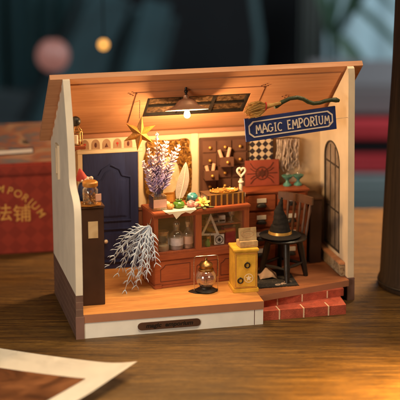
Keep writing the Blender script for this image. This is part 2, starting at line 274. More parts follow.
# ------------------------------------------------------------------ builders
class B:
    def __init__(s, M4=None): s.bm = bmesh.new(); s.m = M4 or Matrix()
    def _x(s, verts, mt=None):
        t = s.m @ mt if mt is not None else s.m
        for v in verts: v.co = t @ v.co
    def box(s, a, b, bev=0.0, mt=None):
        lo = [min(p, q) for p, q in zip(a, b)]; hi = [max(p, q) for p, q in zip(a, b)]
        g = bmesh.ops.create_cube(s.bm, size=1.0); vs = g['verts']
        for v in vs: v.co = V([lo[i] + (v.co[i] + 0.5) * (hi[i] - lo[i]) for i in range(3)])
        if bev:
            es = list({e for v in vs for e in v.link_edges})
            r = bmesh.ops.bevel(s.bm, geom=es, offset=bev, segments=2, affect='EDGES', clamp_overlap=True)
            vs = list({v for v in r['verts']} | {v for v in vs if v.is_valid})
            seen = set(vs); st = list(vs)
            while st:
                for e in st.pop().link_edges:
                    for o in e.verts:
                        if o not in seen: seen.add(o); st.append(o)
            vs = list(seen)
        s._x(vs, mt); return s
    def lathe(s, prof, c=(0, 0, 0), seg=28, mt=None, squash=1.0):
        rings = []; allv = []
        for r, z in prof:
            if r < 1e-6:
                v = s.bm.verts.new((c[0], c[1], c[2] + z)); rings.append([v]); allv.append(v); continue
            ring = [s.bm.verts.new((c[0] + r * math.cos(2 * math.pi * k / seg), c[1] + squash * r * math.sin(2 * math.pi * k / seg), c[2] + z)) for k in range(seg)]
            rings.append(ring); allv += ring
        for a, b in zip(rings, rings[1:]):
            for k in range(seg):
                k2 = (k + 1) % seg
                if len(a) == 1 and len(b) == 1: continue
                if len(a) == 1: s.bm.faces.new((a[0], b[k2], b[k]))
                elif len(b) == 1: s.bm.faces.new((a[k], a[k2], b[0]))
                else: s.bm.faces.new((a[k], a[k2], b[k2], b[k]))
        s._x(allv, mt); return s
    def sphere(s, c, r, seg=20, sc3=(1, 1, 1), mt=None):
        g = bmesh.ops.create_uvsphere(s.bm, u_segments=seg, v_segments=max(6, seg // 2), radius=1)
        for v in g['verts']: v.co = V([c[i] + v.co[i] * r * sc3[i] for i in range(3)])
        s._x(g['verts'], mt); return s
    def tube(s, pts, rad, seg=8, closed=False, mt=None, flat=1.0):
        pts = [V(p) for p in pts]; n = len(pts)
        rad = rad if isinstance(rad, (list, tuple)) else [rad] * n
        rings = []; allv = []; nrm = None
        for i, p in enumerate(pts):
            t = (pts[(i + 1) % n] - pts[i - 1]) if closed else (pts[min(i + 1, n - 1)] - pts[max(i - 1, 0)])
            t.normalize()
            if nrm is None:
                nrm = t.orthogonal().normalized()
            nrm = (nrm - t * nrm.dot(t)); nrm = nrm.normalized() if nrm.length > 1e-6 else t.orthogonal().normalized()
            bi = t.cross(nrm)
            ring = [s.bm.verts.new(p + (nrm * math.cos(2 * math.pi * k / seg) + bi * flat * math.sin(2 * math.pi * k / seg)) * rad[i]) for k in range(seg)]
            rings.append(ring); allv += ring
        pr = list(zip(rings, rings[1:])) + ([(rings[-1], rings[0])] if closed else [])
        for a, b in pr:
            for k in range(seg): s.bm.faces.new((a[k], a[(k + 1) % seg], b[(k + 1) % seg], b[k]))
        if not closed:
            s.bm.faces.new(rings[0][::-1]); s.bm.faces.new(rings[-1])
        s._x(allv, mt); return s
    def prism(s, outer, d0, d1, plane='xz', holes=(), mt=None, bev=0.0):
        """a flat outline with holes, given in two axes, pushed between d0 and d1 on the third"""
        def P(a, b, d): return {'xz': (a, d, b), 'yz': (d, a, b), 'xy': (a, b, d)}[plane]
        allv = []; edges = []; caps = []
        b0 = bmesh.new()
        for lp in [outer] + list(holes):
            vs = [b0.verts.new((p[0], p[1], 0)) for p in lp]
            for k in range(len(vs)): b0.edges.new((vs[k], vs[(k + 1) % len(vs)]))
        bmesh.ops.triangle_fill(b0, edges=b0.edges[:], use_beauty=True, use_dissolve=False)
        b0.verts.index_update()
        for d in (d0, d1):
            mp = {v.index: s.bm.verts.new(P(v.co.x, v.co.y, d)) for v in b0.verts}
            caps.append(mp); allv += mp.values()
            for f in b0.faces: s.bm.faces.new([mp[v.index] for v in f.verts])
        for e in b0.edges:
            if len(e.link_faces) == 1:
                a, b = e.verts[0].index, e.verts[1].index
                s.bm.faces.new((caps[0][a], caps[0][b], caps[1][b], caps[1][a]))
        b0.free(); s._x(allv, mt); return s
    def quad(s, pts, th=0.02):
        """a thin sheet from four corners"""
        p = [V(q) for q in pts]; n = (p[1] - p[0]).cross(p[2] - p[0]).normalized() * th
        a = [s.bm.verts.new(s.m @ q) for q in p]; b = [s.bm.verts.new(s.m @ (q + n)) for q in p]
        s.bm.faces.new(a[::-1]); s.bm.faces.new(b)
        for k in range(4): s.bm.faces.new((a[k], a[(k + 1) % 4], b[(k + 1) % 4], b[k]))
        return s
    def stroke(s, pts, wd, d0, d1, plane='xz'):
        """a pen stroke of width wd along 2-D points"""
        pts = [V((p[0], p[1])) for p in pts]; L = []; Rr = []
        for i, p in enumerate(pts):
            t = pts[min(i + 1, len(pts) - 1)] - pts[max(i - 1, 0)]; t.normalize(); nn = V((-t.y, t.x)) * wd / 2
            L.append(p + nn); Rr.append(p - nn)
        return s.prism([tuple(q) for q in L + Rr[::-1]], d0, d1, plane)
    def obj(s, name, mat, parent=None, smooth=40, loc=None):
        bmesh.ops.recalc_face_normals(s.bm, faces=s.bm.faces[:])
        for v in s.bm.verts: v.co *= S
        me = bpy.data.meshes.new(name); s.bm.to_mesh(me); s.bm.free()
        if smooth:
            me.polygons.foreach_set('use_smooth', [True] * len(me.polygons)); me.set_sharp_from_angle(angle=R(smooth))
        me.materials.append(M[mat] if isinstance(mat, str) else mat)
        o = bpy.data.objects.new(name, me); C.objects.link(o)
        if loc: o.location = V(loc) * S
        if parent: o.parent = parent
        return o
def tag(o, label=None, cat=None, group=None, kind=None):
    if label: o['label'] = label
    if cat: o['category'] = cat
    if group: o['group'] = group
    if kind: o['kind'] = kind
    return o
def thing(name, label, cat, loc=(0, 0, 0), rotz=0.0, group=None, rot=None):
    o = bpy.data.objects.new(name, None); C.objects.link(o); o.empty_display_size = 0.005
    o.location = V(loc) * S; o.rotation_euler = rot or (0, 0, rotz)
    return tag(o, label, cat, group)
def copy_thing(o, loc, label, rotz=None):
    c = o.copy(); C.objects.link(c); c.location = V(loc) * S; c['label'] = label
    if rotz is not None: c.rotation_euler = (0, 0, rotz)
    for ch in o.children:
        d = ch.copy(); C.objects.link(d); d.parent = c
        for g in ch.children:
            e = g.copy(); C.objects.link(e); e.parent = d
    return c
def arc(cx, cy, rx, ry, a0, a1, n=14):
    return [(cx + rx * math.cos(R(a0 + (a1 - a0) * k / (n - 1))), cy + ry * math.sin(R(a0 + (a1 - a0) * k / (n - 1)))) for k in range(n)]
def rect(x0, z0, x1, z1): return [(x0, z0), (x1, z0), (x1, z1), (x0, z1)]
def text(name, body, size, mat, parent, mw, ext=0.01, align='CENTER', shear=0.0, bold=0.0):
    cu = bpy.data.curves.new(name, 'FONT'); cu.body = body; cu.size = size * S; cu.extrude = ext * S; cu.align_x = align; cu.align_y = 'CENTER'; cu.shear = shear; cu.offset = bold * S
    o = bpy.data.objects.new(name + '_curve', cu); C.objects.link(o); bpy.context.view_layer.update()
    me = bpy.data.meshes.new_from_object(o.evaluated_get(bpy.context.evaluated_depsgraph_get()))
    bpy.data.objects.remove(o); me.materials.clear(); me.materials.append(M[mat])
    t = bpy.data.objects.new(name, me); C.objects.link(t); t.parent = parent; mw = mw.copy(); mw.translation *= S; t.matrix_local = mw
    return t

H = 1.62                                     # height of the little house's floor

# ================================================================== setting: table, room
tb = B().box((-75, 38, -3.5), (90, 124.5, 0), 0.25)
table = tag(tb.obj('table', 'table'), kind='structure'); table.location = bg(0, 0) * S; table.rotation_euler = (0, 0, YAW)
M['roomfloor'] = plain('room_floor', (0.03, 0.026, 0.024), 0.7)
M['tealwall'] = mottled('teal_wall', [(0.010, 0.020, 0.024), (0.026, 0.066, 0.078), (0.05, 0.12, 0.14)], 0.012, 0.9, 0, 0, 3, 0.6, (1, 1, 1), (0.35, 0.65))
def roomobj(b, name, mat, parent=None):
    o = b.obj(name, mat, parent)
    if parent is None: o.location = bg(0, 0) * S; o.rotation_euler = (0, 0, YAW)
    return o
tag(roomobj(B().box((-250, -60, -80), (250, 345, -75)), 'floor', 'roomfloor'), kind='structure')
tag(roomobj(B().box((-250, 345, -75), (250, 352, 120)), 'wall', 'tealwall'), kind='structure')

# ================================================================== the little house
house = thing('dollhouse', 'open-fronted miniature shop with orange sloping roof and cream side walls', 'dollhouse')
Z1 = 2.95
lp = [(0.0, Z1), (-0.05, 4.2), (-0.04, 7.4), (0.02, 8.5), (0.25, 8.95), (0.75, 9.3), (1.35, 9.55), (1.75, 9.85), (1.92, 10.3), (1.98, 11.2), (2.10, 12.2), (2.60, 13.9), (3.45, 16.0), (3.58, 16.28), (3.72, 16.34), (3.80, 16.18), (9.84, 11.05), (9.84, Z1)]
B().prism(lp, 0, 0.45, 'yz').obj('left_wall', 'wall', house)
# cream facing strip along the cut front edge of the left wall
base = B().prism([(0, 0), (0, 1.5), (0.02, 1.56), (0.02, Z1), (9.84, Z1), (9.84, 0)], -0.01, 0.46, 'yz').obj('brick_base', 'brick', house)
B().prism([(-0.05, 0.0), (-0.05, 1.5), (0.06, 1.5), (0.06, 0.0)], -0.05, 0.50, 'yz').obj('corner_stone', 'purple', house)
pq = B().prism(rect(5.9, 9.2, 6.9, 11.5), -0.14, -0.001, 'yz', holes=[rect(6.1, 9.45, 6.7, 11.25)]).obj('wall_frame', 'cream', house)
B().box((-0.05, 6.1, 9.45), (-0.002, 6.7, 11.25)).obj('inset', 'card', pq)
sl = B()
for k in range(6):
    f = 0.10 + 0.15 * k; y_ = 3.8 + 6.04 * f; z_ = 16.18 - 5.13 * f
    sl.box((-0.012, -0.28, -0.07), (0.02, 0.28, 0.07), 0, Matrix.Translation((0, y_, z_ - 0.16)) @ Matrix.Rotation(R(-40.3), 4, 'X'))
sl.obj('tab_slots', 'roof', house)
# right wall leans in a little; an arched window is cut through it
lean = Matrix(); lean[0][2] = -0.022; lean[0][3] = 0.0
arch = [(5.15, 2.9), (8.45, 2.9), (8.45, 9.3)] + arc(6.8, 9.3, 1.65, 1.35, 0, 180, 16)[1:-1] + [(5.15, 9.3)]
rp = [(3.40, 1.65), (3.40, 15.9), (3.50, 16.3), (3.70, 16.42), (3.80, 16.22), (9.84, 11.1), (9.84, 0), (3.40, 0)]
B(lean).prism(rp, 19.55, 20.0, 'yz', holes=[arch]).obj('right_wall', 'cream', house)
B(lean).box((19.50, 3.34, 0), (20.05, 3.9, 1.66), 0.02).obj('corner_stone', 'purple', house)
def ring(o, i, d0, d1, mt=None): return B(mt).prism(o, d0, d1, 'yz', holes=[i])
archin = [(5.24, 2.99), (8.36, 2.99), (8.36, 9.29)] + arc(6.8, 9.29, 1.56, 1.27, 0, 180, 16)[1:-1] + [(5.24, 9.29)]
win = ring(arch, archin, 19.50, 19.66, lean).obj('window', 'winframe', house)
wb = B(lean)
for zz in (5.75, 9.0): wb.box((19.56, 5.25, zz - 0.05), (19.62, 8.35, zz + 0.05))
for yy in (6.3, 7.35): wb.box((19.58, yy - 0.03, 3.0), (19.615, yy + 0.03, 10.3))
wb.obj('glazing_bars', 'winframe', win)
B(lean).prism(archin, 19.625, 19.65, 'yz').obj('pane', 'pane', win)
B(lean).box((19.2, 3.9, H + 0.005), (19.54, 9.48, 2.45), 0.05).obj('skirting', 'stone', house)
B(lean).box((19.12, 3.9, 2.455), (19.54, 9.48, 2.62), 0.03).obj('window_sill', 'roof', house)
# back wall with wainscot, cornice, pilaster
B().box((0.455, 9.5, 0), (19.54, 9.83, 11.2)).obj('back_wall', 'inner', house)
wn = B()
for k in range(18):
    x0 = 5.995 + k * 0.76
    if x0 + 0.73 < 19.2: wn.box((x0, 9.40, H + 0.005), (x0 + 0.73, 9.495, 5.75), 0.03)
wn.box((5.99, 9.34, 5.76), (19.1, 9.494, 5.98), 0.03)
wn.obj('wainscot', 'wains', house)
B().box((0.46, 9.28, 11.12), (19.1, 9.497, 11.42), 0.04).obj('cornice', 'fascia', house)
pil = B().box((9.78, 9.36, 5.99), (10.32, 9.496, 11.11), 0.04).obj('pilaster', 'cream', house)
# frieze of small arched plaques above the door
fr = B().box((0.47, 9.40, 10.28), (6.3, 9.496, 11.1), 0.02).obj('frieze', 'cream', house)
for k in range(7):
    cx = 1.52 + 0.76 * k
    if cx > 6.0: continue
    pts = [(cx - 0.29, 10.33), (cx + 0.29, 10.33)] + arc(cx, 10.66, 0.29, 0.36, 0, 180, 10)
    B().prism(pts, 9.385, 9.399, 'xz').obj('plaque', 'frieze', fr)
    mo = B()
    if k % 3 == 0: mo.lathe([(0, 0), (0.13, 0), (0.10, 0.06), (0.05, 0.16), (0.03, 0.26), (0, 0.27)], (cx, 9.37, 10.45), 10, squash=0.2)
    elif k % 3 == 1: mo.sphere((cx, 9.376, 10.68), 0.09, 10, (1, 0.2, 1)).box((cx - 0.015, 9.365, 10.45), (cx + 0.015, 9.38, 10.62))
    else: mo.sphere((cx, 9.376, 10.62), 0.13, 10, (0.7, 0.15, 1.4))
    mo.obj('motif', 'darkline' if k % 3 != 1 else 'redtie', fr)
# blue door
door = B().box((2.1, 9.36, H + 0.01), (5.98, 9.49, 10.0), 0.02).obj('door', 'navy', house)
dm = B()
def frame_loop(b, pts, wd, d0, d1, plane='xz'):
    for a, c in zip(pts, pts[1:] + pts[:1]): b.stroke([a, c], wd, d0, d1, plane)
top = [(2.55, 5.1), (5.5, 5.1), (5.5, 8.3)] + [(4.9, 8.45), (4.7, 8.9), (4.02, 9.25), (3.4, 8.9), (3.15, 8.45)] + [(2.55, 8.3)]
bot = rect(2.55, 2.1, 5.5, 4.6)
def inset(poly, d):
    n_ = len(poly); out = []; A_ = sum(poly[i][0] * poly[(i + 1) % n_][1] - poly[(i + 1) % n_][0] * poly[i][1] for i in range(n_)); sg_ = 1 if A_ > 0 else -1
    for i in range(n_):
        p0, p1, p2 = V(poly[i - 1]), V(poly[i]), V(poly[(i + 1) % n_]); e1 = (p1 - p0).normalized(); e2 = (p2 - p1).normalized()
        n1 = V((-e1.y, e1.x)) * sg_; n2 = V((-e2.y, e2.x)) * sg_; k = (n1 + n2); k = k / max(0.4, k.dot(n1)); out.append(tuple(p1 + k * d))
    return out
for sh in (top, bot):
    dm.prism(sh, 9.30, 9.358, 'xz', holes=[inset(sh, 0.11)]); dm.prism(inset(sh, 0.02), 9.27, 9.299, 'xz', holes=[inset(sh, 0.08)])
    dm.prism(inset(sh, 0.34), 9.32, 9.358, 'xz'); dm.prism(inset(sh, 0.42), 9.29, 9.319, 'xz')
dm.obj('door_moulding', 'navy', door)
B().sphere((3.6, 9.12, 3.72), 0.14, 14).lathe([(0.05, 0), (0.05, 0.2)], (0, 0, 0), 8, Matrix.Translation((3.6, 9.34, 3.72)) @ Matrix.Rotation(R(90), 4, 'X')).obj('door_knob', 'ivory', door)
df = B(); df.box((1.72, 9.30, 10.03), (6.32, 9.497, 10.27), 0.03); df.box((6.0, 9.32, 5.99), (6.32, 9.497, 10.02), 0.03); df.box((1.74, 9.32, H + 0.01), (2.08, 9.497, 10.02), 0.03)
df.obj('door_frame', 'cream', house)
# floor, base strips, steps
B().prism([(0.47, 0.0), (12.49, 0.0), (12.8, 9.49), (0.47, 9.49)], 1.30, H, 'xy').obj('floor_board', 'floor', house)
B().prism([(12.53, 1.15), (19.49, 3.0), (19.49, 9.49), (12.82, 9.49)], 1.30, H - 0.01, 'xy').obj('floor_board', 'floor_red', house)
B().prism([(0.47, 0.03), (12.49, 0.03), (12.49, 1.14), (0.47, 1.14)], 1.06, 1.297, 'xy').obj('floor_edge', 'fascia', house)
B().box((0.47, -0.012, 1.06), (12.51, -0.001, H - 0.002)).obj('floor_edge', 'fascia', house)
B().prism([(12.505, 1.13), (19.46, 2.975), (19.46, 2.99), (12.505, 1.145)], 1.19, H - 0.002, 'xy').obj('floor_edge', 'fascia', house)
B().prism([(12.5, 1.3), (19.4, 3.12), (19.4, 9.4), (12.5, 9.4)], 1.19, 1.298, 'xy').obj('floor_joist', 'fascia', house)
plinth = B().box((0.47, 0.02, 0), (12.48, 9.4, 1.055)).obj('plinth', 'riser', house)
st1 = B().prism([(12.52, 0.66), (18.5, 0.68), (18.75, 3.0), (12.52, 3.0)], 0.0, 0.66, 'xy').obj('step', 'redstep', house)
st2 = B().prism([(12.52, 1.42), (18.95, 2.55), (19.2, 5.0), (12.52, 5.0)], 0.665, 1.188, 'xy').obj('step', 'redstep', house)
mm = B()
for x in (13.75, 15.45, 17.2): mm.box((x, 0.60, 0.02), (x + 0.085, 0.668, 0.67)); mm.box((x, 0.60, 0.662), (x + 0.085, 1.5, 0.675))
mm.obj('mortar', 'mortar', st1)
mm = B()
for x in (13.9, 15.75, 17.65): 
    y = 1.42 + (x - 12.52) * 0.1757; mm.box((x, y - 0.02, 0.68), (x + 0.085, y + 0.3, 1.18))
mm.obj('mortar', 'mortar', st2)
B().box((11.86, 0.01, 0.01), (11.9, 0.019, 1.05)).obj('joint', 'darkline', plinth)
plate = B().prism([(4.28, 0.27)] + [(7.93, 0.27)] + arc(7.93, 0.53, 0.28, 0.26, -90, 90, 9)[1:-1] + [(7.93, 0.79), (4.28, 0.79)] + arc(4.28, 0.53, 0.28, 0.26, 90, 270, 9)[1:-1], -0.06, 0.018, 'xz').obj('nameplate', 'plaque', house)
FRONT = Matrix.Rotation(R(90), 4, 'X')
def front(x, y, z, rz=0, lean=0): return Matrix.Translation((x, y, z)) @ Matrix.Rotation(rz, 4, 'Z') @ FRONT
nt = text('lettering', 'magic  emporium', 0.40, 'black', plate, front(6.1, -0.064, 0.55), 0.004, shear=0.2, bold=0.012); nt.scale.x *= 1.12
# roof: one board sloping down to the back with a skylight
rd = V((0, 0.7682, -0.6402)); rn = V((0, 0.6402, 0.7682))
RM = Matrix(((1, 0, 0, 0), (0, rd.y, rn.y, 3.72), (0, rd.z, rn.z, 16.35), (0, 0, 0, 1)))     # local: x, down the slope, out of the roof
RM = RM @ Matrix.Rotation(R(-0.35), 4, 'Y')
hole = rect(6.0, 2.85, 13.15, 5.5)
RM2 = Matrix.Translation((0, 0, 0)) @ RM
roof = B(RM2).prism([(-0.8, 0), (20.35, 0), (20.45, 8.4), (-0.72, 8.4)], -0.02, 0.34, 'xy', holes=[hole]).obj('roof', 'roof', house)
B(RM2).prism(rect(0.52, 0.75, 19.0, 7.55), -0.10, -0.022, 'xy', holes=[rect(5.75, 2.6, 13.4, 5.75)]).obj('ceiling_board', 'roof', roof)
B(RM2).prism(rect(5.15, 2.05, 13.95, 6.2), -0.16, -0.102, 'xy', holes=[hole]).obj('skylight_trim', 'roof', roof)
sk = B(RM2); sk.prism(rect(6.02, 2.87, 13.13, 5.48), -0.13, 0.12, 'xy', holes=[rect(6.2, 3.03, 12.95, 5.32)])
for x in (8.45, 10.72): sk.box((x - 0.09, 3.04, -0.11), (x + 0.09, 5.31, 0.06))
sk.box((6.21, 4.12, -0.10), (12.94, 4.25, 0.05))
sky = sk.obj('skylight_frame', 'iron', roof)
B(RM2).box((6.1, 2.95, 0.08), (13.05, 5.4, 0.11)).obj('skylight_pane', 'skyglass', sky)
nd = B(RM2)
for cx, cy in ((4.92, 2.0), (13.9, 1.75), (15.74, 3.4)):
    for dx, dy in ((0, 0), (0.22, 0.14), (-0.22, 0.14), (0, 0.34)): nd.box((cx + dx - 0.05, cy + dy - 0.05, -0.17), (cx + dx + 0.05, cy + dy + 0.05, -0.155))
nd.obj('pegs', 'darkline', roof)

# ================================================================== hanging lamp, star, sign
lamp = thing('pendant_lamp', 'lit copper pendant lamp with wide shade hanging below the skylight', 'lamp', (8.42, 5.0, 0))
LT = Matrix.Translation((0, 0, 14.75)) @ Matrix.Rotation(R(-13), 4, 'X') @ Matrix.Translation((0, 0, -14.75))
B(LT).lathe([(1.45, 13.70), (1.44, 13.76), (1.12, 13.86), (0.86, 13.98), (0.72, 14.12), (0.62, 14.28), (0.46, 14.40), (0.24, 14.46), (0.20, 14.52), (0.20, 14.68), (0.10, 14.74), (0, 14.75)], seg=44).obj('shade', 'copper', lamp)
B(LT).lathe([(1.44, 13.705), (1.10, 13.82), (0.83, 13.94), (0.68, 14.10), (0.5, 14.28), (0.2, 14.36), (0, 14.36)], seg=44).obj('shade_lining', 'shadeinner', lamp)
B().tube([(0, 0, 14.75), (0, 0.02, 15.0), (0.0, 0.05, 15.3), (0, 0.08, 15.36)], 0.085, 10).sphere((0, 0.0, 14.95), 0.14, 12).obj('stem', 'iron', lamp)
B(LT).lathe([(0.17, 13.78), (0.17, 14.35)], seg=14).obj('socket', 'brass', lamp)
B(LT).lathe([(0, 13.16), (0.11, 13.18), (0.20, 13.27), (0.225, 13.39), (0.19, 13.54), (0.13, 13.68), (0.12, 13.8)], seg=20).obj('bulb', 'bulb', lamp)
pl = bpy.data.lights.new('bulb_light', 'POINT'); pl.energy = 0.40; pl.color = (1.0, 0.62, 0.28); pl.shadow_soft_size = 0.008
po = bpy.data.objects.new('bulb_light', pl); C.objects.link(po); po.location = V((8.42, 4.58, 12.9)) * S

star = thing('star_ornament', 'gold folded star hanging on a thread beside the lavender', 'star', (5.45, 6.0, 12.05), R(8))
sb = B(); pts = []
for k in range(12):
    a = R(90 + 30 * k - 8); r = 1.22 if k % 2 == 0 else 0.5
    pts.append((r * math.cos(a), r * math.sin(a)))
vf = sb.bm.verts.new((0, -0.32, 0)); vb = sb.bm.verts.new((0, 0.32, 0)); vr = [sb.bm.verts.new((p[0], 0, p[1])) for p in pts]
for k in range(12): sb.bm.faces.new((vf, vr[k], vr[(k + 1) % 12])); sb.bm.faces.new((vb, vr[(k + 1) % 12], vr[k]))
sb.obj('star_body', 'goldfoil', star, smooth=0)
B().tube([(0, 0, 1.0), (0.05, 0, 2.35)], 0.02, 6).obj('thread', 'silver', star)

SG = Matrix.Translation((12.05, 3.0, 11.75)) @ Matrix.Rotation(R(-5.3), 4, 'Y')
sign = thing('shop_sign', 'long blue shop sign with cream lettering hanging under the roof', 'sign')
sw, sh = 6.3, 1.56
board = B(SG).prism(rect(0, 0, sw, sh), 0, 0.16, 'xz').obj('board', 'signblue', sign)
def notch(i, n): return [(i + n, i), (sw - i - n, i), (sw - i, i + n * 0.9), (sw - i, sh - i - n * 0.9), (sw - i - n, sh - i), (i + n, sh - i), (i, sh - i - n * 0.9), (i, i + n * 0.9)]
B(SG).prism(notch(0.22, 0.32), -0.03, -0.001, 'xz', holes=[notch(0.305, 0.30)]).obj('border', 'ivory', board)
GL = {
 'M': ([[(0.05, 0), (0.16, 1)], [(0.16, 1), (0.45, 0.3)], [(0.45, 0.3), (0.76, 1)], [(0.76, 1), (0.88, 0)]], [(-0.08, 0, 0.2), (0.72, 0, 1.02)], 0.92),
 'A': ([[(0.02, 0), (0.42, 1.02)], [(0.42, 1.02), (0.80, 0)], [(0.18, 0.36), (0.66, 0.36)]], [(-0.12, 0, 0.17), (0.64, 0, 0.95)], 0.84),
 'G': ([arc(0.44, 0.5, 0.40, 0.50, 50, 335, 14), [(0.80, 0.1), (0.80, 0.46)]], [(0.5, 0.46, 0.95)], 0.90),
 'I': ([[(0.2, 0), (0.2, 1)]], [(0.02, 0, 0.38), (0.02, 1, 0.38)], 0.42),
 'C': ([arc(0.44, 0.5, 0.40, 0.50, 50, 310, 14)], [], 0.80),
 'E': ([[(0.14, 0), (0.14, 1)], [(0.05, 0), (0.62, 0)], [(0.1, 0.5), (0.5, 0.5)], [(0.05, 1), (0.6, 1)]], [], 0.72),
 'P': ([[(0.16, 0), (0.16, 1)], [(0.05, 0.98), (0.4, 0.98)] + arc(0.4, 0.72, 0.26, 0.26, 85, -90, 9) + [(0.16, 0.46)]], [(0.0, 0, 0.34)], 0.74),
 'O': ([arc(0.43, 0.5, 0.38, 0.48, 0, 185, 12), arc(0.43, 0.5, 0.38, 0.48, 180, 365, 12)], [], 0.88),
 'R': ([[(0.16, 0), (0.16, 1)], [(0.05, 0.98), (0.4, 0.98)] + arc(0.4, 0.74, 0.25, 0.24, 85, -90, 9) + [(0.16, 0.5)], [(0.34, 0.5), (0.72, 0)]], [(0.0, 0, 0.32), (0.6, 0, 0.86)], 0.84),
 'U': ([[(0.14, 1), (0.14, 0.4)] + arc(0.43, 0.36, 0.29, 0.36, 180, 360, 10) + [(0.72, 0.4), (0.72, 1)]], [(0.0, 1, 0.28), (0.58, 1, 0.86)], 0.88),
}
def letters(word, x0, z0, size, jit, b, wd=0.145):
    x = x0; k = 0
    for ch in word:
        if ch == ' ': x += 0.4 * size; continue
        st, se, adv = GL[ch]; rng = random.Random(ord(ch) * 7 + k)
        s2 = size * (1 + rng.uniform(-jit, jit) * 0.9); a = rng.uniform(-jit, jit) * 0.9; dz = rng.uniform(-jit, jit) * 0.25 * size
        def T(p): return (x + s2 * (p[0] * math.cos(a) - p[1] * math.sin(a)) * 0.76, z0 + dz + s2 * (p[0] * math.sin(a) + p[1] * math.cos(a)))
        q = 0
        for s_ in st: b.stroke([T(p) for p in s_], wd * s2, -0.035 - 0.0035 * q, -0.001, 'xz'); q += 1
        for (xa, zz, xb) in se: b.stroke([T((xa, zz)), T((xb, zz))], wd * 0.75 * s2, -0.035 - 0.0035 * q, -0.001, 'xz'); q += 1
        x += (adv + 0.10) * size * 0.76; k += 1
    return x
lb = B(SG); xe = letters('MAGIC', 0.72, 0.48, 0.56, 0.12, lb); xe = letters('EMPORIUM', xe + 0.30, 0.48, 0.56, 0.10, lb)
lb.obj('lettering', 'ivory', board)
B().tube([(18.0, 3.16, 12.9), (18.2, 3.45, 12.92), (19.3, 3.6, 12.95)], 0.02, 6).obj('bracket', 'cream', sign)

broom = thing('broom', 'small straw broom with red tie and crooked dark green handle above the blue sign', 'broom')
bb = B(); rng = random.Random(3)
for k in range(150):
    t = rng.uniform(-1, 1); d = rng.uniform(-0.16, 0.16); e = rng.uniform(0, 0.25)
    p0 = V((13.35, 2.86 + d * 0.6, 14.12 + t * 0.16)); p2 = V((12.0 + abs(t) * 0.35 + rng.uniform(-0.25, 0.3), 2.84 + d * 1.8, 13.90 + t * 0.44 + rng.uniform(-0.08, 0.08)))
    p1 = (p0 + p2) / 2 + V((0, 0, t * 0.18)); bb.tube([p0, p1, p2], [0.035, 0.032, 0.02], 4)
bb.obj('bristles', 'straw', broom)
B().tube(arc_pts := [(13.3 + 0.02 * math.sin(R(20 * k)), 2.86 + 0.19 * math.cos(R(20 * k)), 14.12 + 0.25 * math.sin(R(20 * k))) for k in range(18)], 0.05, 6, True).obj('tie', 'redtie', broom)
B().tube([(13.3, 2.86, 14.12), (13.8, 2.87, 14.2), (14.35, 2.88, 14.3)], [0.2, 0.12, 0.10], 10).obj('binding', 'straw', broom)
sp = [(13.95, 14.02), (14.1, 14.06), (14.47, 14.32), (15.0, 14.55), (15.5, 14.61), (15.9, 14.50), (16.25, 14.28), (16.65, 14.14), (17.1, 14.16), (17.5, 14.28), (17.9, 14.34), (18.2, 14.32), (18.42, 14.26)]
B().tube([(p[0], 2.97 + 0.05 * math.sin(k), p[1]) for k, p in enumerate(sp)], [0.11, 0.14, 0.145, 0.13, 0.145, 0.14, 0.145, 0.135, 0.13, 0.135, 0.14, 0.175, 0.11], 12).obj('handle', 'snake', broom)

# ================================================================== things on the back wall
mir = thing('ornate_frame', 'ornate gold scalloped frame on the wall behind the lavender', 'frame')
def scallop(k):
    cx, cz, hw, hh = 8.14, 8.4, 1.62 * k, 2.45 * k
    p = []
    for a in range(72):
        t = R(a * 5); c, s_ = math.cos(t), math.sin(t)
        e = 0.35; x = hw * (abs(c) ** e) * (1 if c > 0 else -1); z = hh * (abs(s_) ** e) * (1 if s_ > 0 else -1)
        p.append((cx + x * (1 + 0.05 * math.cos(8 * t)), cz + z * (1 - 0.055 * math.cos(4 * (t - R(90))) * abs(s_))))
    return p
B().prism(scallop(1.0), 9.28, 9.494, 'xz', holes=[[(8.14 + 0.82 * math.cos(R(a * 10)), 8.2 + 1.4 * math.sin(R(a * 10))) for a in range(36)]]).obj('gilt_rim', 'goldpaint', mir)
B().prism([(8.14 + 0.84 * math.cos(R(a * 10)), 8.2 + 1.42 * math.sin(R(a * 10))) for a in range(36)], 9.40, 9.44, 'xz').obj('panel', 'card', mir)

dc = thing('drawer_wall_cabinet', 'dark brown wall cabinet of small drawers with gold knobs', 'cabinet')
x0, x1, z0, z1 = 10.38, 13.85, 6.82, 10.75
B().box((x0, 9.0, z0), (x1, 9.495, z1), 0.04).obj('carcass', 'drawerwood', dc)
cw, rh = (x1 - x0 - 0.2) / 3, (z1 - z0 - 0.2) / 4
openset = {(1, 1): 0.75, (0, 2): 0.7}
for c in range(3):
    for r_ in range(4):
        dx = x0 + 0.1 + c * cw; dz = z1 - 0.1 - (r_ + 1) * rh; op = openset.get((c, r_), 0)
        d = B()
        d.box((dx + 0.05, 8.92 - op, dz + 0.05), (dx + cw - 0.05, 9.0 - op if op else 9.0, dz + rh - 0.05 - (0.12 if op else 0)), 0.03)
        if op:
            d.box((dx + 0.09, 9.001 - op, dz + 0.1), (dx + 0.16, 8.99, dz + rh - 0.25)); d.box((dx + cw - 0.16, 9.001 - op, dz + 0.1), (dx + cw - 0.09, 8.99, dz + rh - 0.25)); d.box((dx + 0.165, 9.001 - op, dz + 0.08), (dx + cw - 0.165, 8.99, dz + 0.14))
        dr = d.obj('drawer', 'drawerface', dc)
        B().sphere((dx + cw / 2, 8.80 - op, dz + rh * 0.45), 0.115, 12).tube([(dx + cw / 2, 8.92 - op, dz + rh * 0.45), (dx + cw / 2, 8.80 - op, dz + rh * 0.45)], 0.05, 8).obj('knob', 'gold', dr)
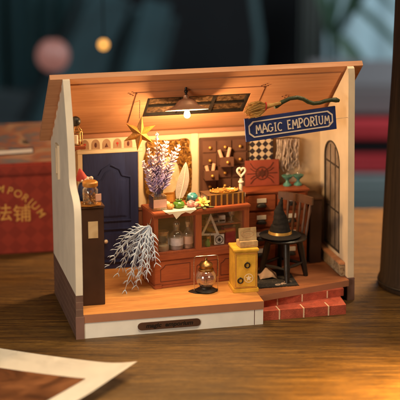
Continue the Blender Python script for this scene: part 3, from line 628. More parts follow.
for (xx, zz, an, ln, lab) in ((11.85, 9.3, -16, 0.72, 'left paper scroll poking out of the upper open drawer'), (12.22, 9.3, 16, 0.85, 'right paper scroll poking out of the upper open drawer'),
                             (10.85, 8.3, -12, 0.62, 'left paper scroll poking out of the lower open drawer'), (11.15, 8.3, 12, 0.75, 'right paper scroll poking out of the lower open drawer')):
    s_ = B(Matrix.Translation((xx, 8.55, zz)) @ Matrix.Rotation(R(an), 4, 'Y') @ Matrix.Rotation(R(-12), 4, 'X'))
    s_.lathe([(0.05, 0), (0.13, 0), (0.13, ln), (0.09, ln + 0.005), (0.04, ln - 0.06), (0, ln - 0.06)], seg=14)
    tag(s_.obj('paper_scroll', 'scroll'), lab, 'scroll', 'paper scrolls in the open drawers')

ck = thing('chequered_panel', 'black and cream chequered diamond panel above the red board', 'panel')
M['harl'] = checker('harlequin', (0.03, 0.022, 0.03), (0.66, 0.52, 0.36), 0.48)
B().box((0, -0.06, 0), (1.98, 0.06, 1.66)).obj('print', 'harl', ck); ck.location = V((13.72, 9.25, 8.92)) * S
B().prism(rect(-0.10, -0.10, 2.08, 1.76), -0.02, 0.05, 'xz', holes=[rect(-0.002, -0.002, 1.982, 1.662)]).obj('rim', 'brown', ck)
B().box((-0.28, -0.09, 0.2), (-0.12, 0.0, 1.4), 0.03).obj('spine', 'goldfoil', ck)

rb = thing('red_board', 'dark red board with a dark spider-like compass emblem leaning on the cabinet', 'board', (13.55, 8.55, 7.22), 0, rot=(R(-6), 0, 0))
bd = B().box((0, 0, 0), (2.5, 0.12, 1.86), 0.03).obj('board', 'redprint', rb)
em = B(); cx, cz = 1.22, 0.92; q = 0
em.prism([(cx + 0.48 * math.cos(R(a * 10)), cz + 0.48 * math.sin(R(a * 10))) for a in range(36)], -0.02, -0.001, 'xz', holes=[[(cx + 0.40 * math.cos(R(a * 10)), cz + 0.40 * math.sin(R(a * 10))) for a in range(36)]])
for sx in (-1, 1):
    for (dz, bend) in ((0.75, 0.42), (0.38, 0.2), (-0.38, -0.2), (-0.72, -0.42)):
        q += 1; em.stroke([(cx + sx * 0.15, cz + dz * 0.2), (cx + sx * 0.62, cz + bend), (cx + sx * 0.85, cz + dz)], 0.055, -0.021 - q * 0.002, -0.001)
    q += 1; em.stroke([(cx + sx * 0.2, cz), (cx + sx * 1.1, cz)], 0.05, -0.021 - q * 0.002, -0.001)
em.prism([(cx, cz - 0.34), (cx + 0.2, cz), (cx, cz + 0.34), (cx - 0.2, cz)], -0.045, -0.001, 'xz')
em.obj('emblem', 'darkline', bd)

# a hanging bundle of pale strands
vr_ = thing('strand_curtain', 'pale feathery bundle of hanging strands beside the chequered panel', 'strands', (15.95, 8.9, 8.0))
B().tube([(-0.05, 0.3, 2.42), (0.85, 0.3, 2.5), (1.75, 0.3, 2.38)], 0.05, 8).obj('rail', 'brown', vr_)
rng = random.Random(17); st_ = B(); bd_ = B()
for k in range(46):
    x = 0.05 + 1.6 * k / 45; yy = rng.uniform(-0.05, 0.42); ln_ = rng.uniform(1.5, 2.35); ph_ = rng.uniform(0, 6)
    P_ = [(x + 0.05 * math.sin(ph_ + 7 * f) + 0.12 * f * rng.uniform(-1, 1), yy + 0.04 * math.cos(ph_ + 6 * f), 2.42 - ln_ * f) for f in [i / 9 for i in range(10)]]
    st_.tube(P_, [rng.uniform(0.02, 0.045) for _ in P_], 5)
    for q in P_[3::2]:
        if rng.random() < 0.45: bd_.sphere(q, rng.uniform(0.05, 0.10), 7, (0.8, 0.8, 1.3))
st_.obj('strands', 'strand', vr_); bd_.obj('drops', 'vial', vr_)
for k, (xx, lab) in enumerate(((16.55, 'teal bottle with flared top left of its twin on the back cabinet'), (17.35, 'teal bottle with flared top beside the right window'))):
    t = thing('teal_bottle', lab, 'bottle', (xx, 8.3, 7.21), 0, 'teal bottles on the back cabinet')
    B().lathe([(0, 0), (0.30, 0.01), (0.30, 0.1), (0.12, 0.28), (0.10, 0.4), (0.34, 0.62), (0.42, 0.74), (0.36, 0.76), (0, 0.6)], seg=18).obj('bottle_body', 'teal', t)
    B().sphere((0, 0, 0.84), 0.12, 10).obj('stopper', 'vial', t)

# ================================================================== back cabinet with labelled drawers
bc = thing('apothecary_cabinet', 'red-brown cabinet of labelled drawers behind the black chair', 'cabinet')
B().box((13.12, 7.25, H + 0.001), (17.75, 9.30, 7.05), 0.04).obj('carcass', 'redwood', bc)
B().box((13.02, 7.08, 7.055), (17.85, 9.32, 7.2), 0.04).obj('top', 'redwood', bc)
for c in range(2):
    for r_ in range(4):
        dx = 13.3 + c * 2.2; dz = 5.85 - r_ * 1.22
        dw = B().box((dx, 7.08, dz), (dx + 2.05, 7.245, dz + 1.08), 0.04).obj('drawer', 'redwood', bc)
        B().box((dx + 0.68, 7.045, dz + 0.55), (dx + 1.36, 7.078, dz + 0.86), 0.01).obj('label_card', 'white', dw)
        B().lathe([(0.38, 0), (0.36, 0.12), (0.22, 0.24), (0, 0.27)], (0, 0, 0), 16, Matrix.Translation((dx + 1.02, 7.075, dz + 0.26)), 0.6).obj('cup_pull', 'iron', dw)
# ================================================================== display counter
CA = R(7.2); CO = V((6.05, 4.19, 0))
def ct(u, v, z): return (CO.x + u * math.cos(CA) - v * math.sin(CA), CO.y + u * math.sin(CA) + v * math.cos(CA), z)
ctr = thing('display_counter', 'red-brown glass-fronted display counter in the middle of the shop', 'counter', (CO.x, CO.y, 0), CA)
W_, D_ = 6.85, 2.5
cb_ = B(); cb_.box((-0.02, -0.02, 1.82), (W_, D_, 3.55), 0.03); cb_.obj('base_cabinet', 'redwood', ctr)
B().box((-0.08, -0.09, 3.56), (W_ + 0.06, D_, 4.0), 0.05).obj('display_shelf', 'redwood', ctr)
B().box((-0.08, -0.08, 1.62), (W_ + 0.06, D_, 1.815), 0.03).obj('plinth_board', 'redwood', ctr)
for u in (0.05, W_ - 0.35): B().box((u - 0.1, -0.14, 1.62), (u + 0.4, -0.085, 1.9), 0.02).obj('foot', 'redwood', ctr)
B().box((-0.12, -0.12, 6.72), (W_ + 0.1, D_ + 0.05, 6.93), 0.05).obj('counter_top', 'redwood', ctr)
B().prism(rect(-0.03, 4.005, W_ + 0.02, 6.715), 0.0, 0.2, 'xz', holes=[rect(0.26, 4.12, 2.96, 6.52), rect(3.38, 4.12, W_ - 0.32, 6.52)]).obj('front_frame', 'redwood_v', ctr)
B().box((-0.03, D_ - 0.1, 4.005), (W_ + 0.02, D_, 6.715)).obj('back_panel', 'brown', ctr)
for u in (-0.03, W_ - 0.13): B().box((u, 0.21, 4.005), (u + 0.15, D_ - 0.11, 6.715)).obj('side_panel', 'redwood_v', ctr)
B().box((3.1, 0.21, 4.005), (3.25, D_ - 0.11, 6.715)).obj('divider', 'redwood_v', ctr)
for u0, u1 in ((0.2, 3.0), (3.32, W_ - 0.26)): B().box((u0, 0.205, 4.03), (u1, 0.225, 6.6)).obj('glass_pane', 'glass', ctr)
B().box((3.26, 0.9, 5.35), (W_ - 0.14, D_ - 0.11, 5.45)).obj('shelf', 'redwood', ctr)
en = B()
for u0, u1 in ((0.38, 2.55), (3.0, 4.55), (4.75, 6.5)):
    lp_ = [(u0, 2.05), (u1, 2.05), (u1, 3.25)] + [(u0 + 0.35, 3.25), (u0 + 0.2, 3.05), (u0, 2.95)]
    inn = [(u0 + 0.05, 2.1), (u1 - 0.05, 2.1), (u1 - 0.05, 3.2)] + [(u0 + 0.38, 3.2), (u0 + 0.24, 3.01), (u0 + 0.05, 2.9)]
    en.prism(lp_, -0.03, -0.019, 'xz', holes=[inn])
en.obj('engraving', 'darkline', ctr)
hkk = B().tube([(-0.05, 0.3, 6.55), (-0.15, 0.2, 6.5), (-0.25, 0.15, 6.2), (-0.38, 0.15, 6.1), (-0.46, 0.15, 6.25)], 0.035, 8).obj('hook', 'silver', ctr)
# jars in the left bay
def jar(u, v, r, h, kind, lab):
    t = thing('apothecary_jar', lab, 'jar', ct(u, v, 4.003), CA, 'jars behind the left pane of the counter')
    nk = r * (0.85 if kind == 'wide' else 0.45)
    B().lathe([(0, 0.0), (r * 0.9, 0), (r, 0.06), (r, h * 0.6), (r * 0.95, h * 0.66), (nk, h * 0.78), (nk, h * 0.92), (nk * 1.15, h * 0.94), (nk * 1.15, h * 0.97), (nk * 0.9, h * 0.97)], seg=20).obj('glass_body', 'jarglass', t)
    B().lathe([(0, 0.02), (r * 0.86, 0.03), (r * 0.9, 0.08), (r * 0.9, h * (0.30 if kind == 'wide' else 0.5)), (0, h * (0.32 if kind == 'wide' else 0.52))], seg=18).obj('filling', {'wide': 'doily', 'lilac': 'lilac', 'pink': 'pinklabel'}[kind], t)
    if kind != 'wide': B().lathe([(r * 1.015, h * 0.2), (r * 1.015, h * 0.5)], seg=20).obj('label', 'lilac' if kind == 'lilac' else 'pinklabel', t)
    if kind == 'lilac': B().sphere((0, 0, h * 1.03), nk * 1.2, 12).lathe([(nk * 0.8, h * 0.9), (nk * 0.8, h)], seg=12).obj('stopper', 'jarglass', t)
    else: B().lathe([(0, h * 0.86), (nk * 0.88, h * 0.86), (nk * 1.1, h * 1.06), (0, h * 1.08)], seg=16).obj('stopper', 'cork', t)
jar(0.88, 0.85, 0.44, 1.3, 'wide', 'short wide glass jar of pale powder, lowest of the three jars')
jar(1.88, 0.9, 0.48, 1.72, 'lilac', 'tall glass bottle with lilac label and round stopper')
jar(2.72, 0.9, 0.36, 1.75, 'pink', 'slim corked bottle with pink label next to the counter divider')
# things in the right bay
tri = thing('set_square', 'silver metal triangle standing behind the right counter pane', 'triangle', ct(4.2, 0.55, 4.9), CA + R(6))
B().prism([(-0.72, 0), (0.74, -0.15), (0.06, 1.45)], -0.03, 0.03, 'xz', holes=[[(-0.48, 0.11), (0.5, 0.0), (0.05, 1.12)]]).obj('triangle_body', 'steel', tri)
B().box((-0.04, -0.03, -0.9), (0.04, 0.03, 0.05)).obj('stand', 'silver', tri)
clk = thing('small_clock', 'small square clock with white ornate dial inside the counter', 'clock', ct(4.95, 0.75, 4.003), CA)
B().box((-0.42, 0, 0), (0.42, 0.3, 0.82), 0.04).obj('case', 'brown', clk)
B().box((-0.36, -0.03, 0.05), (0.36, -0.001, 0.75), 0.01).obj('dial', 'white', clk)
cdl = B(); cdl.prism([(0.30 * math.cos(R(a * 12)), 0.4 + 0.30 * math.sin(R(a * 12))) for a in range(30)], -0.05, -0.031, 'xz', holes=[[(0.25 * math.cos(R(a * 12)), 0.4 + 0.25 * math.sin(R(a * 12))) for a in range(30)]])
for k in range(4): cdl.stroke([(0.18 * math.cos(R(45 * k)), 0.4 + 0.18 * math.sin(R(45 * k))), (-0.18 * math.cos(R(45 * k)), 0.4 - 0.18 * math.sin(R(45 * k)))], 0.04, -0.052 - 0.003 * k, -0.031)
cdl.obj('dial_ornament', 'black', clk)
B().box((-0.46, -0.02, 0.82), (0.46, 0.32, 0.95), 0.04).obj('case_top', 'redwood', clk)
for k, (u, v, w_, h_, lab) in enumerate(((4.75, 1.3, 0.42, 0.32, 'wider white box on the upper shelf of the counter'), (5.35, 1.2, 0.24, 0.5, 'narrow white box standing upright on the counter shelf'))):
    t = thing('white_box', lab, 'box', ct(u, v, 5.453), CA + R(5 - 12 * k), 'white boxes on the counter shelf')
    B().box((-w_, 0, 0), (w_, 0.4, h_), 0.02).obj('carton', 'white', t); B().box((-w_ * 0.8, -0.012, h_ * 0.15), (w_ * 0.8, -0.001, h_ * 0.42)).obj('label', 'iron', t)
gob = thing('glass_goblet', 'clear glass goblet at the right end of the counter shelf', 'goblet', ct(6.0, 1.1, 5.453), CA)
B().lathe([(0, 0), (0.22, 0.01), (0.22, 0.04), (0.05, 0.1), (0.04, 0.4), (0.2, 0.55), (0.28, 0.95), (0.26, 0.95), (0.16, 0.58), (0, 0.48)], seg=18).obj('goblet_body', 'vial', gob)
bt = thing('tiny_bottle', 'tiny dark bottle with gold cap beside the small clock', 'bottle', ct(4.1, 0.7, 4.003), CA)
B().lathe([(0, 0), (0.2, 0), (0.22, 0.3), (0.1, 0.48), (0.1, 0.6), (0, 0.6)], seg=16).obj('bottle_body', 'green', bt); B().lathe([(0.12, 0.58), (0.12, 0.72), (0, 0.74)], seg=12).obj('cap', 'gold', bt)
rbx = thing('dark_red_box', 'dark red box at the right end inside the counter', 'box', ct(5.85, 0.9, 4.003), CA)
B().box((-0.42, 0, 0), (0.42, 0.7, 1.1), 0.04).obj('carton', 'redcap', rbx); B().box((-0.46, -0.04, 1.1), (0.46, 0.74, 1.28), 0.04).obj('lid', 'brown', rbx)

# ================================================================== on top of the counter
TZ = 6.935
dl = B(Matrix.Translation((CO.x, CO.y, 0)) @ Matrix.Rotation(CA, 4, 'Z'))
dl.prism([(0.75, -0.14), (2.95, -0.14), (3.1, 0.6), (2.6, 1.4), (1.6, 1.6), (0.7, 0.9)], TZ, TZ + 0.02, 'xy')
dl.prism([(0.75, TZ + 0.02), (1.0, TZ - 0.15), (1.25, TZ - 0.12), (1.5, TZ - 0.52), (1.85, TZ - 0.2), (2.15, TZ - 0.08), (2.5, TZ - 0.22), (2.95, TZ + 0.02)], -0.165, -0.142, 'xz')
tag(dl.obj('paper_doily', 'doily'), 'pale pointed doily hanging over the counter front edge', 'doily')
vs = thing('flower_vase', 'square glass vase with pink label holding the lavender', 'vase', ct(0.55, 0.9, TZ), CA)
B().prism(rect(-0.48, -0.48, 0.48, 0.48), 0, 0.06, 'xy').obj('vase_base', 'jarglass', vs)
vg = B(); vg.prism(rect(-0.48, -0.48, 0.48, 0.48), 0.061, 1.0, 'xy', holes=[rect(-0.42, -0.42, 0.42, 0.42)]); vg.lathe([(0.48, 1.0), (0.30, 1.12), (0.26, 1.5), (0.3, 1.55)], seg=20)
vg.obj('glass_body', 'jarglass', vs)
B().box((-0.46, -0.505, 0.22), (0.46, -0.485, 0.78)).obj('label', 'pinklabel', vs)
B().lathe([(0.28, 1.12), (0.285, 1.5)], seg=18).obj('collar', 'purpleglass', vs)
rng = random.Random(11)
SL = ['upright lavender sprig left of the tallest sprig in the vase', 'lavender sprig leaning farthest left out of the vase', 'lower lavender sprig at the front left of the vase', 'tallest lavender sprig with pale tip standing straight up', 'lavender sprig just right of the tallest sprig', 'lavender sprig between the tallest and the quill side sprigs', 'lavender sprig leaning right above the quill', 'lavender sprig leaning farthest right out of the vase', 'short lavender sprig lowest on the left of the bunch', 'short lavender sprig lowest on the right of the bunch', 'short lavender sprig in the front middle of the bunch']
sprays = [(-0.55, 0.1, 3.95), (-0.95, -0.1, 3.2), (-0.28, -0.2, 3.45), (0.02, 0.15, 4.9), (0.3, -0.15, 4.15), (0.62, 0.1, 4.3), (1.0, -0.1, 3.6), (1.45, 0.15, 4.0), (-0.6, -0.3, 2.6), (0.75, -0.3, 2.9), (0.2, -0.3, 3.2)]
for k, (dx, dy, hh) in enumerate(sprays):
    sx = 0.12 * dx
    t = thing('lavender_sprig', SL[k], 'lavender', ct(0.55 + sx * 0.5, 0.9, TZ + 0.15), CA, 'lavender sprigs in the glass vase')
    def cur(f): return V((dx * f ** 1.25, dy * f, hh * f))
    B().tube([cur(f / 8) for f in range(9)], 0.035, 5).obj('stem', 'stem', t)
    lo, hi = B(), B(); n_ = 10
    for i in range(n_):
        f = 0.42 + 0.58 * i / (n_ - 1); c = cur(f); dirv = (cur(min(1, f + 0.03)) - cur(f - 0.05)).normalized(); size = 0.44 * (1.05 - 0.6 * (i / (n_ - 1))) * rng.uniform(0.7, 1.2)
        for j in range(4 + (i % 2)):
            a = 2 * math.pi * j / 4.5 + i * 0.7 + rng.uniform(-0.2, 0.2)
            o_ = dirv.orthogonal().normalized(); o2 = dirv.cross(o_)
            d_ = ((o_ * math.cos(a) + o2 * math.sin(a)) * 0.85 + dirv * 0.75).normalized()
            b_ = lo if i < n_ - 4 and rng.random() < 0.78 else hi
            p1 = c + d_ * size * 0.55; p2 = c + d_ * size * 1.15
            b_.tube([c, c.lerp(p1, 0.6), p1.lerp(p2, 0.35), p2], [0.03, 0.085 * (0.5 + size), 0.095 * (0.5 + size), 0.02], 6, flat=0.55)
    hi.tube([cur(0.95), cur(1.0), cur(1.05)], [0.06, 0.06, 0.01], 6)
    lo.obj('blossom', 'lav', t); hi.obj('blossom_tip', 'lavtip', t)

ink = thing('ink_pot', 'round green glazed ink pot in front of the quill', 'ink pot', ct(2.0, 0.75, TZ + 0.02), CA)
B().lathe([(0, 0), (0.26, 0), (0.40, 0.12), (0.42, 0.25), (0.34, 0.40), (0.2, 0.46), (0.2, 0.54), (0.24, 0.56), (0.14, 0.57), (0.13, 0.4), (0, 0.38)], seg=24).obj('pot_body', 'green', ink)
ql = thing('feather_quill', 'broad cream feather quill standing in the green ink pot', 'quill', ct(2.0, 0.75, TZ + 0.45), CA)
fv = []
for k in range(15):
    f = k / 14; w_ = 0.52 * math.sin(math.pi * min(1, f * 0.90 + 0.10)) ** 0.6 * (1 - 0.40 * f ** 2)
    fv.append((0.10 + 0.42 * f + 0.10 * math.sin(f * 3), 0.22 + 2.45 * f, w_))
fv[-1] = (fv[-1][0], fv[-1][1], 0.02)
L_ = [(x - w_ * 1.05, z) for x, z, w_ in fv]; R2 = [(x + w_ * 0.72, z) for x, z, w_ in fv]
B().prism(L_ + R2[::-1], -0.015, 0.015, 'xz').obj('vane', 'vane', ql)
B().tube([(0.02, 0, -0.1)] + [(x - 0.03, -0.01, z) for x, z, w_ in fv], [0.04] * 15 + [0.015], 6).obj('shaft', 'ivory', ql)

def rock(name, u, v, r, mat, lab, cat='stone', sq=(1, 0.9, 0.8), z=0.0, seed=1):
    b = B(); b.sphere((0, 0, r * sq[2] * 0.92), r, 10, sq); g = random.Random(seed)
    for v_ in b.bm.verts: v_.co += V((g.uniform(-1, 1), g.uniform(-1, 1), g.uniform(-0.5, 1))) * r * 0.13
    o = b.obj(name, mat, smooth=0, loc=ct(u, v, TZ + z)); return tag(o, lab, cat)
rock('amber_stone', 1.32, 0.55, 0.26, 'amber', 'small amber stone between vase and ink pot', z=0.02, seed=2)
rock('pebble', 1.25, 1.15, 0.27, 'doily', 'pale pebble behind the amber stone', z=0.02, seed=3)
rock('turquoise_stone', 3.05, 0.95, 0.32, 'turq', 'turquoise stone piled above the pink stone', sq=(1.1, 0.9, 0.9), z=0.36, seed=4)
rock('pink_stone', 2.82, 0.60, 0.30, 'pink', 'pink stone right of the green ink pot', z=0.02, seed=5)
rock('pale_pink_stone', 3.18, 0.55, 0.24, 'pinklabel', 'paler pink stone beside the yellow flower', z=0.0, seed=6)
rock('grey_stone', 3.0, 1.25, 0.36, 'leaf', 'dark green stone beneath the turquoise stone', z=0.02, seed=8)
flw = thing('yellow_flower', 'yellow flower with dark leaves lying on the counter', 'flower', ct(3.62, 0.35, TZ + 0.28), CA)
pb = B()
for ring_, (n_, ln, tilt) in enumerate(((6, 0.46, 20), (5, 0.32, 50))):
    for k in range(n_):
        mt = Matrix.Rotation(R(35), 4, 'X') @ Matrix.Rotation(2 * math.pi * k / n_ + ring_ * 0.5, 4, 'Z') @ Matrix.Rotation(R(-tilt), 4, 'Y')
        pb.sphere((ln * 0.55, 0, 0), ln * 0.5, 10, (1.1, 0.55, 0.14), mt)
pb.obj('petals', 'petal', flw); B().sphere((0, -0.04, 0.1), 0.12, 10).obj('flower_centre', 'amber', flw)
lf = B()
for a in (-150, -100, -30, 15, 60): lf.sphere((0.42, 0, -0.22), 0.34, 10, (1.1, 0.4, 0.08), Matrix.Rotation(R(a), 4, 'Z'))
lf.obj('leaves', 'leaf', flw)
bk = thing('old_book', 'thick dark old book with gold bands lying on the counter', 'book', ct(5.3, 1.0, TZ), CA + R(1))
B().box((-1.38, -0.62, 0), (1.38, 0.8, 0.07), 0.02).box((-1.38, -0.62, 0.67), (1.38, 0.8, 0.75), 0.02).box((-1.38, -0.66, 0.0), (1.38, -0.58, 0.75), 0.03).obj('cover', 'bookcover', bk)
B().box((-1.3, -0.575, 0.075), (1.3, 0.74, 0.665)).obj('pages', 'doily', bk)
gb = B()
for x in (-1.2, -0.78, -0.36, 0.06, 0.48, 0.9, 1.2): gb.box((x - 0.06, -0.69, -0.0), (x + 0.06, -0.664, 0.74))
gb.box((-1.3, -0.6, 0.752), (1.3, -0.52, 0.765)); gb.obj('gold_bands', 'gold', bk)
br = thing('brass_tray', 'round brass tray with beaded rim on the thick book', 'tray', ct(5.42, 1.05, TZ + 0.755), CA)
B().lathe([(0, 0.02), (0.9, 0.0), (1.0, 0.1), (1.04, 0.1), (0.94, -0.01 + 0.01), (0, 0.001)], seg=36, squash=0.62).obj('dish', 'gold', br)
bd2 = B()
for k in range(14): bd2.sphere((1.0 * math.cos(R(k * 360 / 14)), 0.62 * math.sin(R(k * 360 / 14)), 0.12), 0.055, 8)
bd2.obj('beads', 'gold', br)
g5 = B(); rng = random.Random(4)
for k in range(12):
    a = rng.uniform(0, 6.28); r_ = rng.uniform(0, 0.75); g5.lathe([(0, 0), (0.13, 0), (0.13, 0.04), (0, 0.045)], (r_ * math.cos(a), 0.6 * r_ * math.sin(a), 0.03 + 0.11 * (1 - r_) + rng.uniform(0, 0.05)), 10)
tag(g5.obj('gold_coins', 'gold', loc=ct(5.42, 1.05, TZ + 0.755)), 'little heap of gold coins in the brass tray', 'coins', kind='stuff')
sg = thing('small_gold_frame', 'small gold picture box behind the lavender and quill', 'picture', ct(1.65, 1.9, TZ), CA)
B().box((-0.5, 0, 0), (0.5, 0.12, 0.8), 0.03).obj('frame_body', 'goldfoil', sg); B().box((-0.38, -0.02, 0.14), (0.38, -0.001, 0.66)).obj('picture_face', 'amber', sg)

# white key standing at the cabinet corner
ky = thing('key', 'large ivory skeleton key with heart-shaped bow leaning by the drawer cabinet', 'key', (*ct(6.83, 1.5, 6.94),), 0, rot=(R(-3), R(2), 0))
hp = []
for a in range(32):
    t = R(a * 360 / 32); hp.append((0.018 * 16 * math.sin(t) ** 3, 0, 1.90 + 0.021 * (13 * math.cos(t) - 5 * math.cos(2 * t) - 2 * math.cos(3 * t) - math.cos(4 * t))))
B().tube(hp, 0.08, 8, True).obj('bow', 'ivory', ky)
B().lathe([(0, 0), (0.2, 0.0), (0.24, 0.1), (0.22, 0.3), (0.14, 0.42), (0.12, 0.7), (0.13, 1.1), (0.2, 1.15), (0.2, 1.22), (0.12, 1.28), (0.1, 1.42), (0, 1.44)], seg=16).box((0.1, -0.05, 0.15), (0.34, 0.05, 0.42), 0.02).obj('shaft', 'ivory', ky)

# ================================================================== frosty branch beside the counter
fb = thing('frosted_branch', 'frosted white branch bundle hanging from the hook beside the counter', 'branch')
b = B(); rng = random.Random(5)
root = V((5.72, 4.2, 6.05))
ends = [(2.95, 4.1, 3.55), (3.2, 3.7, 4.3), (3.9, 3.7, 1.85), (4.4, 4.3, 2.3), (4.9, 3.6, 2.6), (5.2, 4.0, 2.9), (5.6, 3.7, 3.3), (5.95, 3.5, 3.7), (4.0, 4.5, 3.2), (3.5, 4.3, 2.9), (4.6, 4.7, 4.8), (5.0, 3.4, 3.6), (4.3, 3.5, 3.5), (3.6, 4.0, 5.1), (5.55, 4.4, 2.9), (4.75, 3.9, 2.1), (5.3, 3.3, 2.7)]
for e in ends:
    e = V(e); mid = (root + e) / 2 + V((0.25 * (e.x - root.x) * 0.3, 0, 0.55 + 0.1 * rng.random()))
    P = [root * (1 - t) ** 2 + mid * 2 * t * (1 - t) + e * t * t for t in [k / 8 for k in range(9)]]
    P = [p + V((rng.uniform(-1, 1), rng.uniform(-1, 1), rng.uniform(-1, 1))) * 0.05 for p in P]
    b.tube(P, [rng.uniform(0.8, 1.2) * q for q in (0.045, 0.045, 0.05, 0.05, 0.05, 0.048, 0.042, 0.035, 0.012)], 6)
    for i in range(2, 9):
        for sd in (-1, 1, -1, 1):
            if rng.random() < 0.3: continue
            d = (P[min(i + 1, 8)] - P[i - 1]).normalized(); s_ = V((-d.z, rng.uniform(-1.2, 1.2), d.x)) * sd
            q1 = P[i] + (d * 0.75 + s_ * 0.75) * rng.uniform(0.12, 0.36); q2 = q1 + (d * 0.9 + s_ * 0.35) * rng.uniform(0.12, 0.25)
            b.tube([P[i], q1, q2], [0.034, 0.028, 0.008], 5)
b.obj('twigs', 'frost', fb)
B().tube([(5.6, 4.28, 6.2), (5.62, 4.3, 6.05), (5.72, 4.2, 5.95)], 0.03, 6).obj('loop', 'silver', fb)

# ================================================================== dark bookcase by the left wall and its top
cab = thing('tall_dark_cabinet', 'tall dark brown cabinet against the left wall with a pale label card', 'cabinet')
B().box((0.62, 1.76, H + 0.001), (2.2, 4.3, 8.18), 0.03).obj('carcass', 'darkcab', cab)
B().box((0.58, 1.70, 8.185), (2.26, 4.35, 8.34), 0.03).obj('top_board', 'darkcab', cab)
B().box((1.16, 1.735, 6.2), (1.80, 1.757, 7.32)).obj('label_card', 'card', cab)
gp = B(); rng = random.Random(9)
gp.prism([(0.62, 1.75), (1.3, 1.62), (2.0, 1.8), (2.15, 2.4), (1.7, 2.9), (0.9, 3.0)], 8.345, 8.375, 'xy')
gp.prism([(0.7, 1.66), (1.45, 1.8), (1.9, 1.68), (2.1, 2.2), (1.2, 2.5)], 8.378, 8.40, 'xy', mt=Matrix.Translation((0, 0, 0)))
tag(gp.obj('gold_paper', 'goldfoil'), 'crumpled gold paper lying on top of the dark cabinet', 'paper')
gj = thing('gold_jar', 'glass jar of gold flakes with gold lid on the dark cabinet', 'jar', (1.42, 2.25, 8.405))
B().lathe([(0, 0), (0.46, 0), (0.5, 0.06), (0.5, 0.95), (0.4, 1.08), (0.38, 1.15)], seg=24).obj('glass_body', 'jarglass', gj)
fk = B(); rng = random.Random(2)
for k in range(60):
    a = rng.uniform(0, 6.28); r_ = 0.42 * math.sqrt(rng.random()); fk.sphere((r_ * math.cos(a), r_ * math.sin(a), 0.08 + 0.62 * rng.random()), rng.uniform(0.05, 0.11), 6)
fk.obj('gold_flakes', 'goldfoil', gj)
B().lathe([(0, 1.16), (0.48, 1.16), (0.5, 1.2), (0.5, 1.42), (0.42, 1.5), (0, 1.52)], seg=24).obj('lid', 'goldfoil', gj)
B().box((0.1, -0.56, 0.25), (0.5, -0.50, 0.7), 0.01, Matrix.Rotation(R(20), 4, 'Z')).obj('label', 'pinklabel', gj)
gn = thing('capped_figure', 'small rounded blue figure with red cap and pale fluff behind the gold jar', 'figure', (1.35, 3.65, 8.345))
B().lathe([(0, 0), (0.5, 0), (0.56, 0.3), (0.52, 0.9), (0.35, 1.25), (0, 1.35)], seg=22).obj('figure_body', 'bluevase', gn)
fl_ = B(); rng = random.Random(6)
for k in range(34): fl_.sphere((rng.uniform(-0.34, 0.34), rng.uniform(-0.45, 0.1), 1.25 + rng.uniform(-0.2, 0.22)), rng.uniform(0.08, 0.15), 7)
fl_.obj('fluff', 'beard', gn)
B().lathe([(0.38, 1.35), (0.36, 1.5), (0.2, 1.85), (0.05, 2.1), (0, 2.12)], seg=18, mt=Matrix.Rotation(R(-10), 4, 'Y')).obj('cap', 'redcap', gn)
# wall shelf high on the left
ws = thing('wall_shelf', 'small red-brown shelf high on the left wall', 'shelf')
B().box((0.46, 4.2, 11.55), (1.5, 5.8, 11.75), 0.03).obj('shelf_board', 'redwood', ws)
B().prism([(0.46, 11.54), (1.2, 11.54), (0.46, 10.9)], 4.9, 5.05, 'xz').obj('bracket', 'redwood', ws)
ln = thing('candle_lantern', 'small wire lantern with candle and dark ball finial on the shelf', 'lantern', (0.98, 4.9, 11.755))
wl = B()
for k in range(6):
    a = R(60 * k); wl.tube([(0.42 * math.cos(a), 0.42 * math.sin(a), 0.0), (0.40 * math.cos(a), 0.40 * math.sin(a), 0.9), (0.15 * math.cos(a), 0.15 * math.sin(a), 1.25)], 0.028, 6)
wl.lathe([(0, 0), (0.46, 0), (0.46, 0.06), (0, 0.065)], seg=18); wl.lathe([(0.42, 0.88), (0.44, 0.88), (0.44, 0.94), (0.42, 0.94)], seg=18)
wl.obj('cage', 'brass', ln)
B().lathe([(0, 0.07), (0.14, 0.07), (0.14, 0.62), (0, 0.64)], seg=12).obj('candle', 'ivory', ln)
fin = B().sphere((0, 0, 1.55), 0.34, 16); fin.obj('finial_ball', 'black', ln)

# ================================================================== yellow safe with cards
sf = thing('yellow_safe', 'yellow wooden cabinet with two ring handles and a star emblem', 'cabinet', (10.98, 2.06, H), R(-3))
B().box((0.06, 0.05, 0.28), (1.66, 1.75, 2.86), 0.03).obj('carcass', 'yellow', sf)
B().box((0.0, -0.04, 2.865), (1.74, 1.8, 3.02), 0.03).obj('top_board', 'yellow', sf)
B().box((0.0, -0.03, 0.001), (1.74, 1.8, 0.275), 0.03).obj('plinth_board', 'yellow', sf)
dr_ = B().box((0.2, 0.0, 0.4), (1.52, 0.048, 2.5), 0.02).obj('door', 'yellow', sf)
B().prism(rect(0.12, 0.32, 1.60, 2.76), 0.02, 0.047, 'xz', holes=[rect(0.19, 0.39, 1.53, 2.69)]).obj('door_trim', 'amber', sf)
for (hx, hz) in ((0.92, 1.92), (0.46, 0.86)):
    B().tube([(hx + 0.17 * math.cos(R(20 * k)), -0.06, hz + 0.17 * math.sin(R(20 * k))) for k in range(18)], 0.045, 6, True).sphere((hx, -0.04, hz + 0.17), 0.07, 8).obj('ring_handle', 'iron', dr_)
eb = B(); cx, cz = 1.04, 1.0
eb.prism([(cx + 0.31 * math.cos(R(a * 12)), cz + 0.31 * math.sin(R(a * 12))) for a in range(30)], -0.012, -0.001, 'xz', holes=[[(cx + 0.27 * math.cos(R(a * 12)), cz + 0.27 * math.sin(R(a * 12))) for a in range(30)]])
eb.prism([((cx + (0.22 if k % 2 == 0 else 0.10) * math.cos(R(90 + 36 * k))), cz + (0.22 if k % 2 == 0 else 0.10) * math.sin(R(90 + 36 * k))) for k in range(10)], -0.014, -0.001, 'xz')
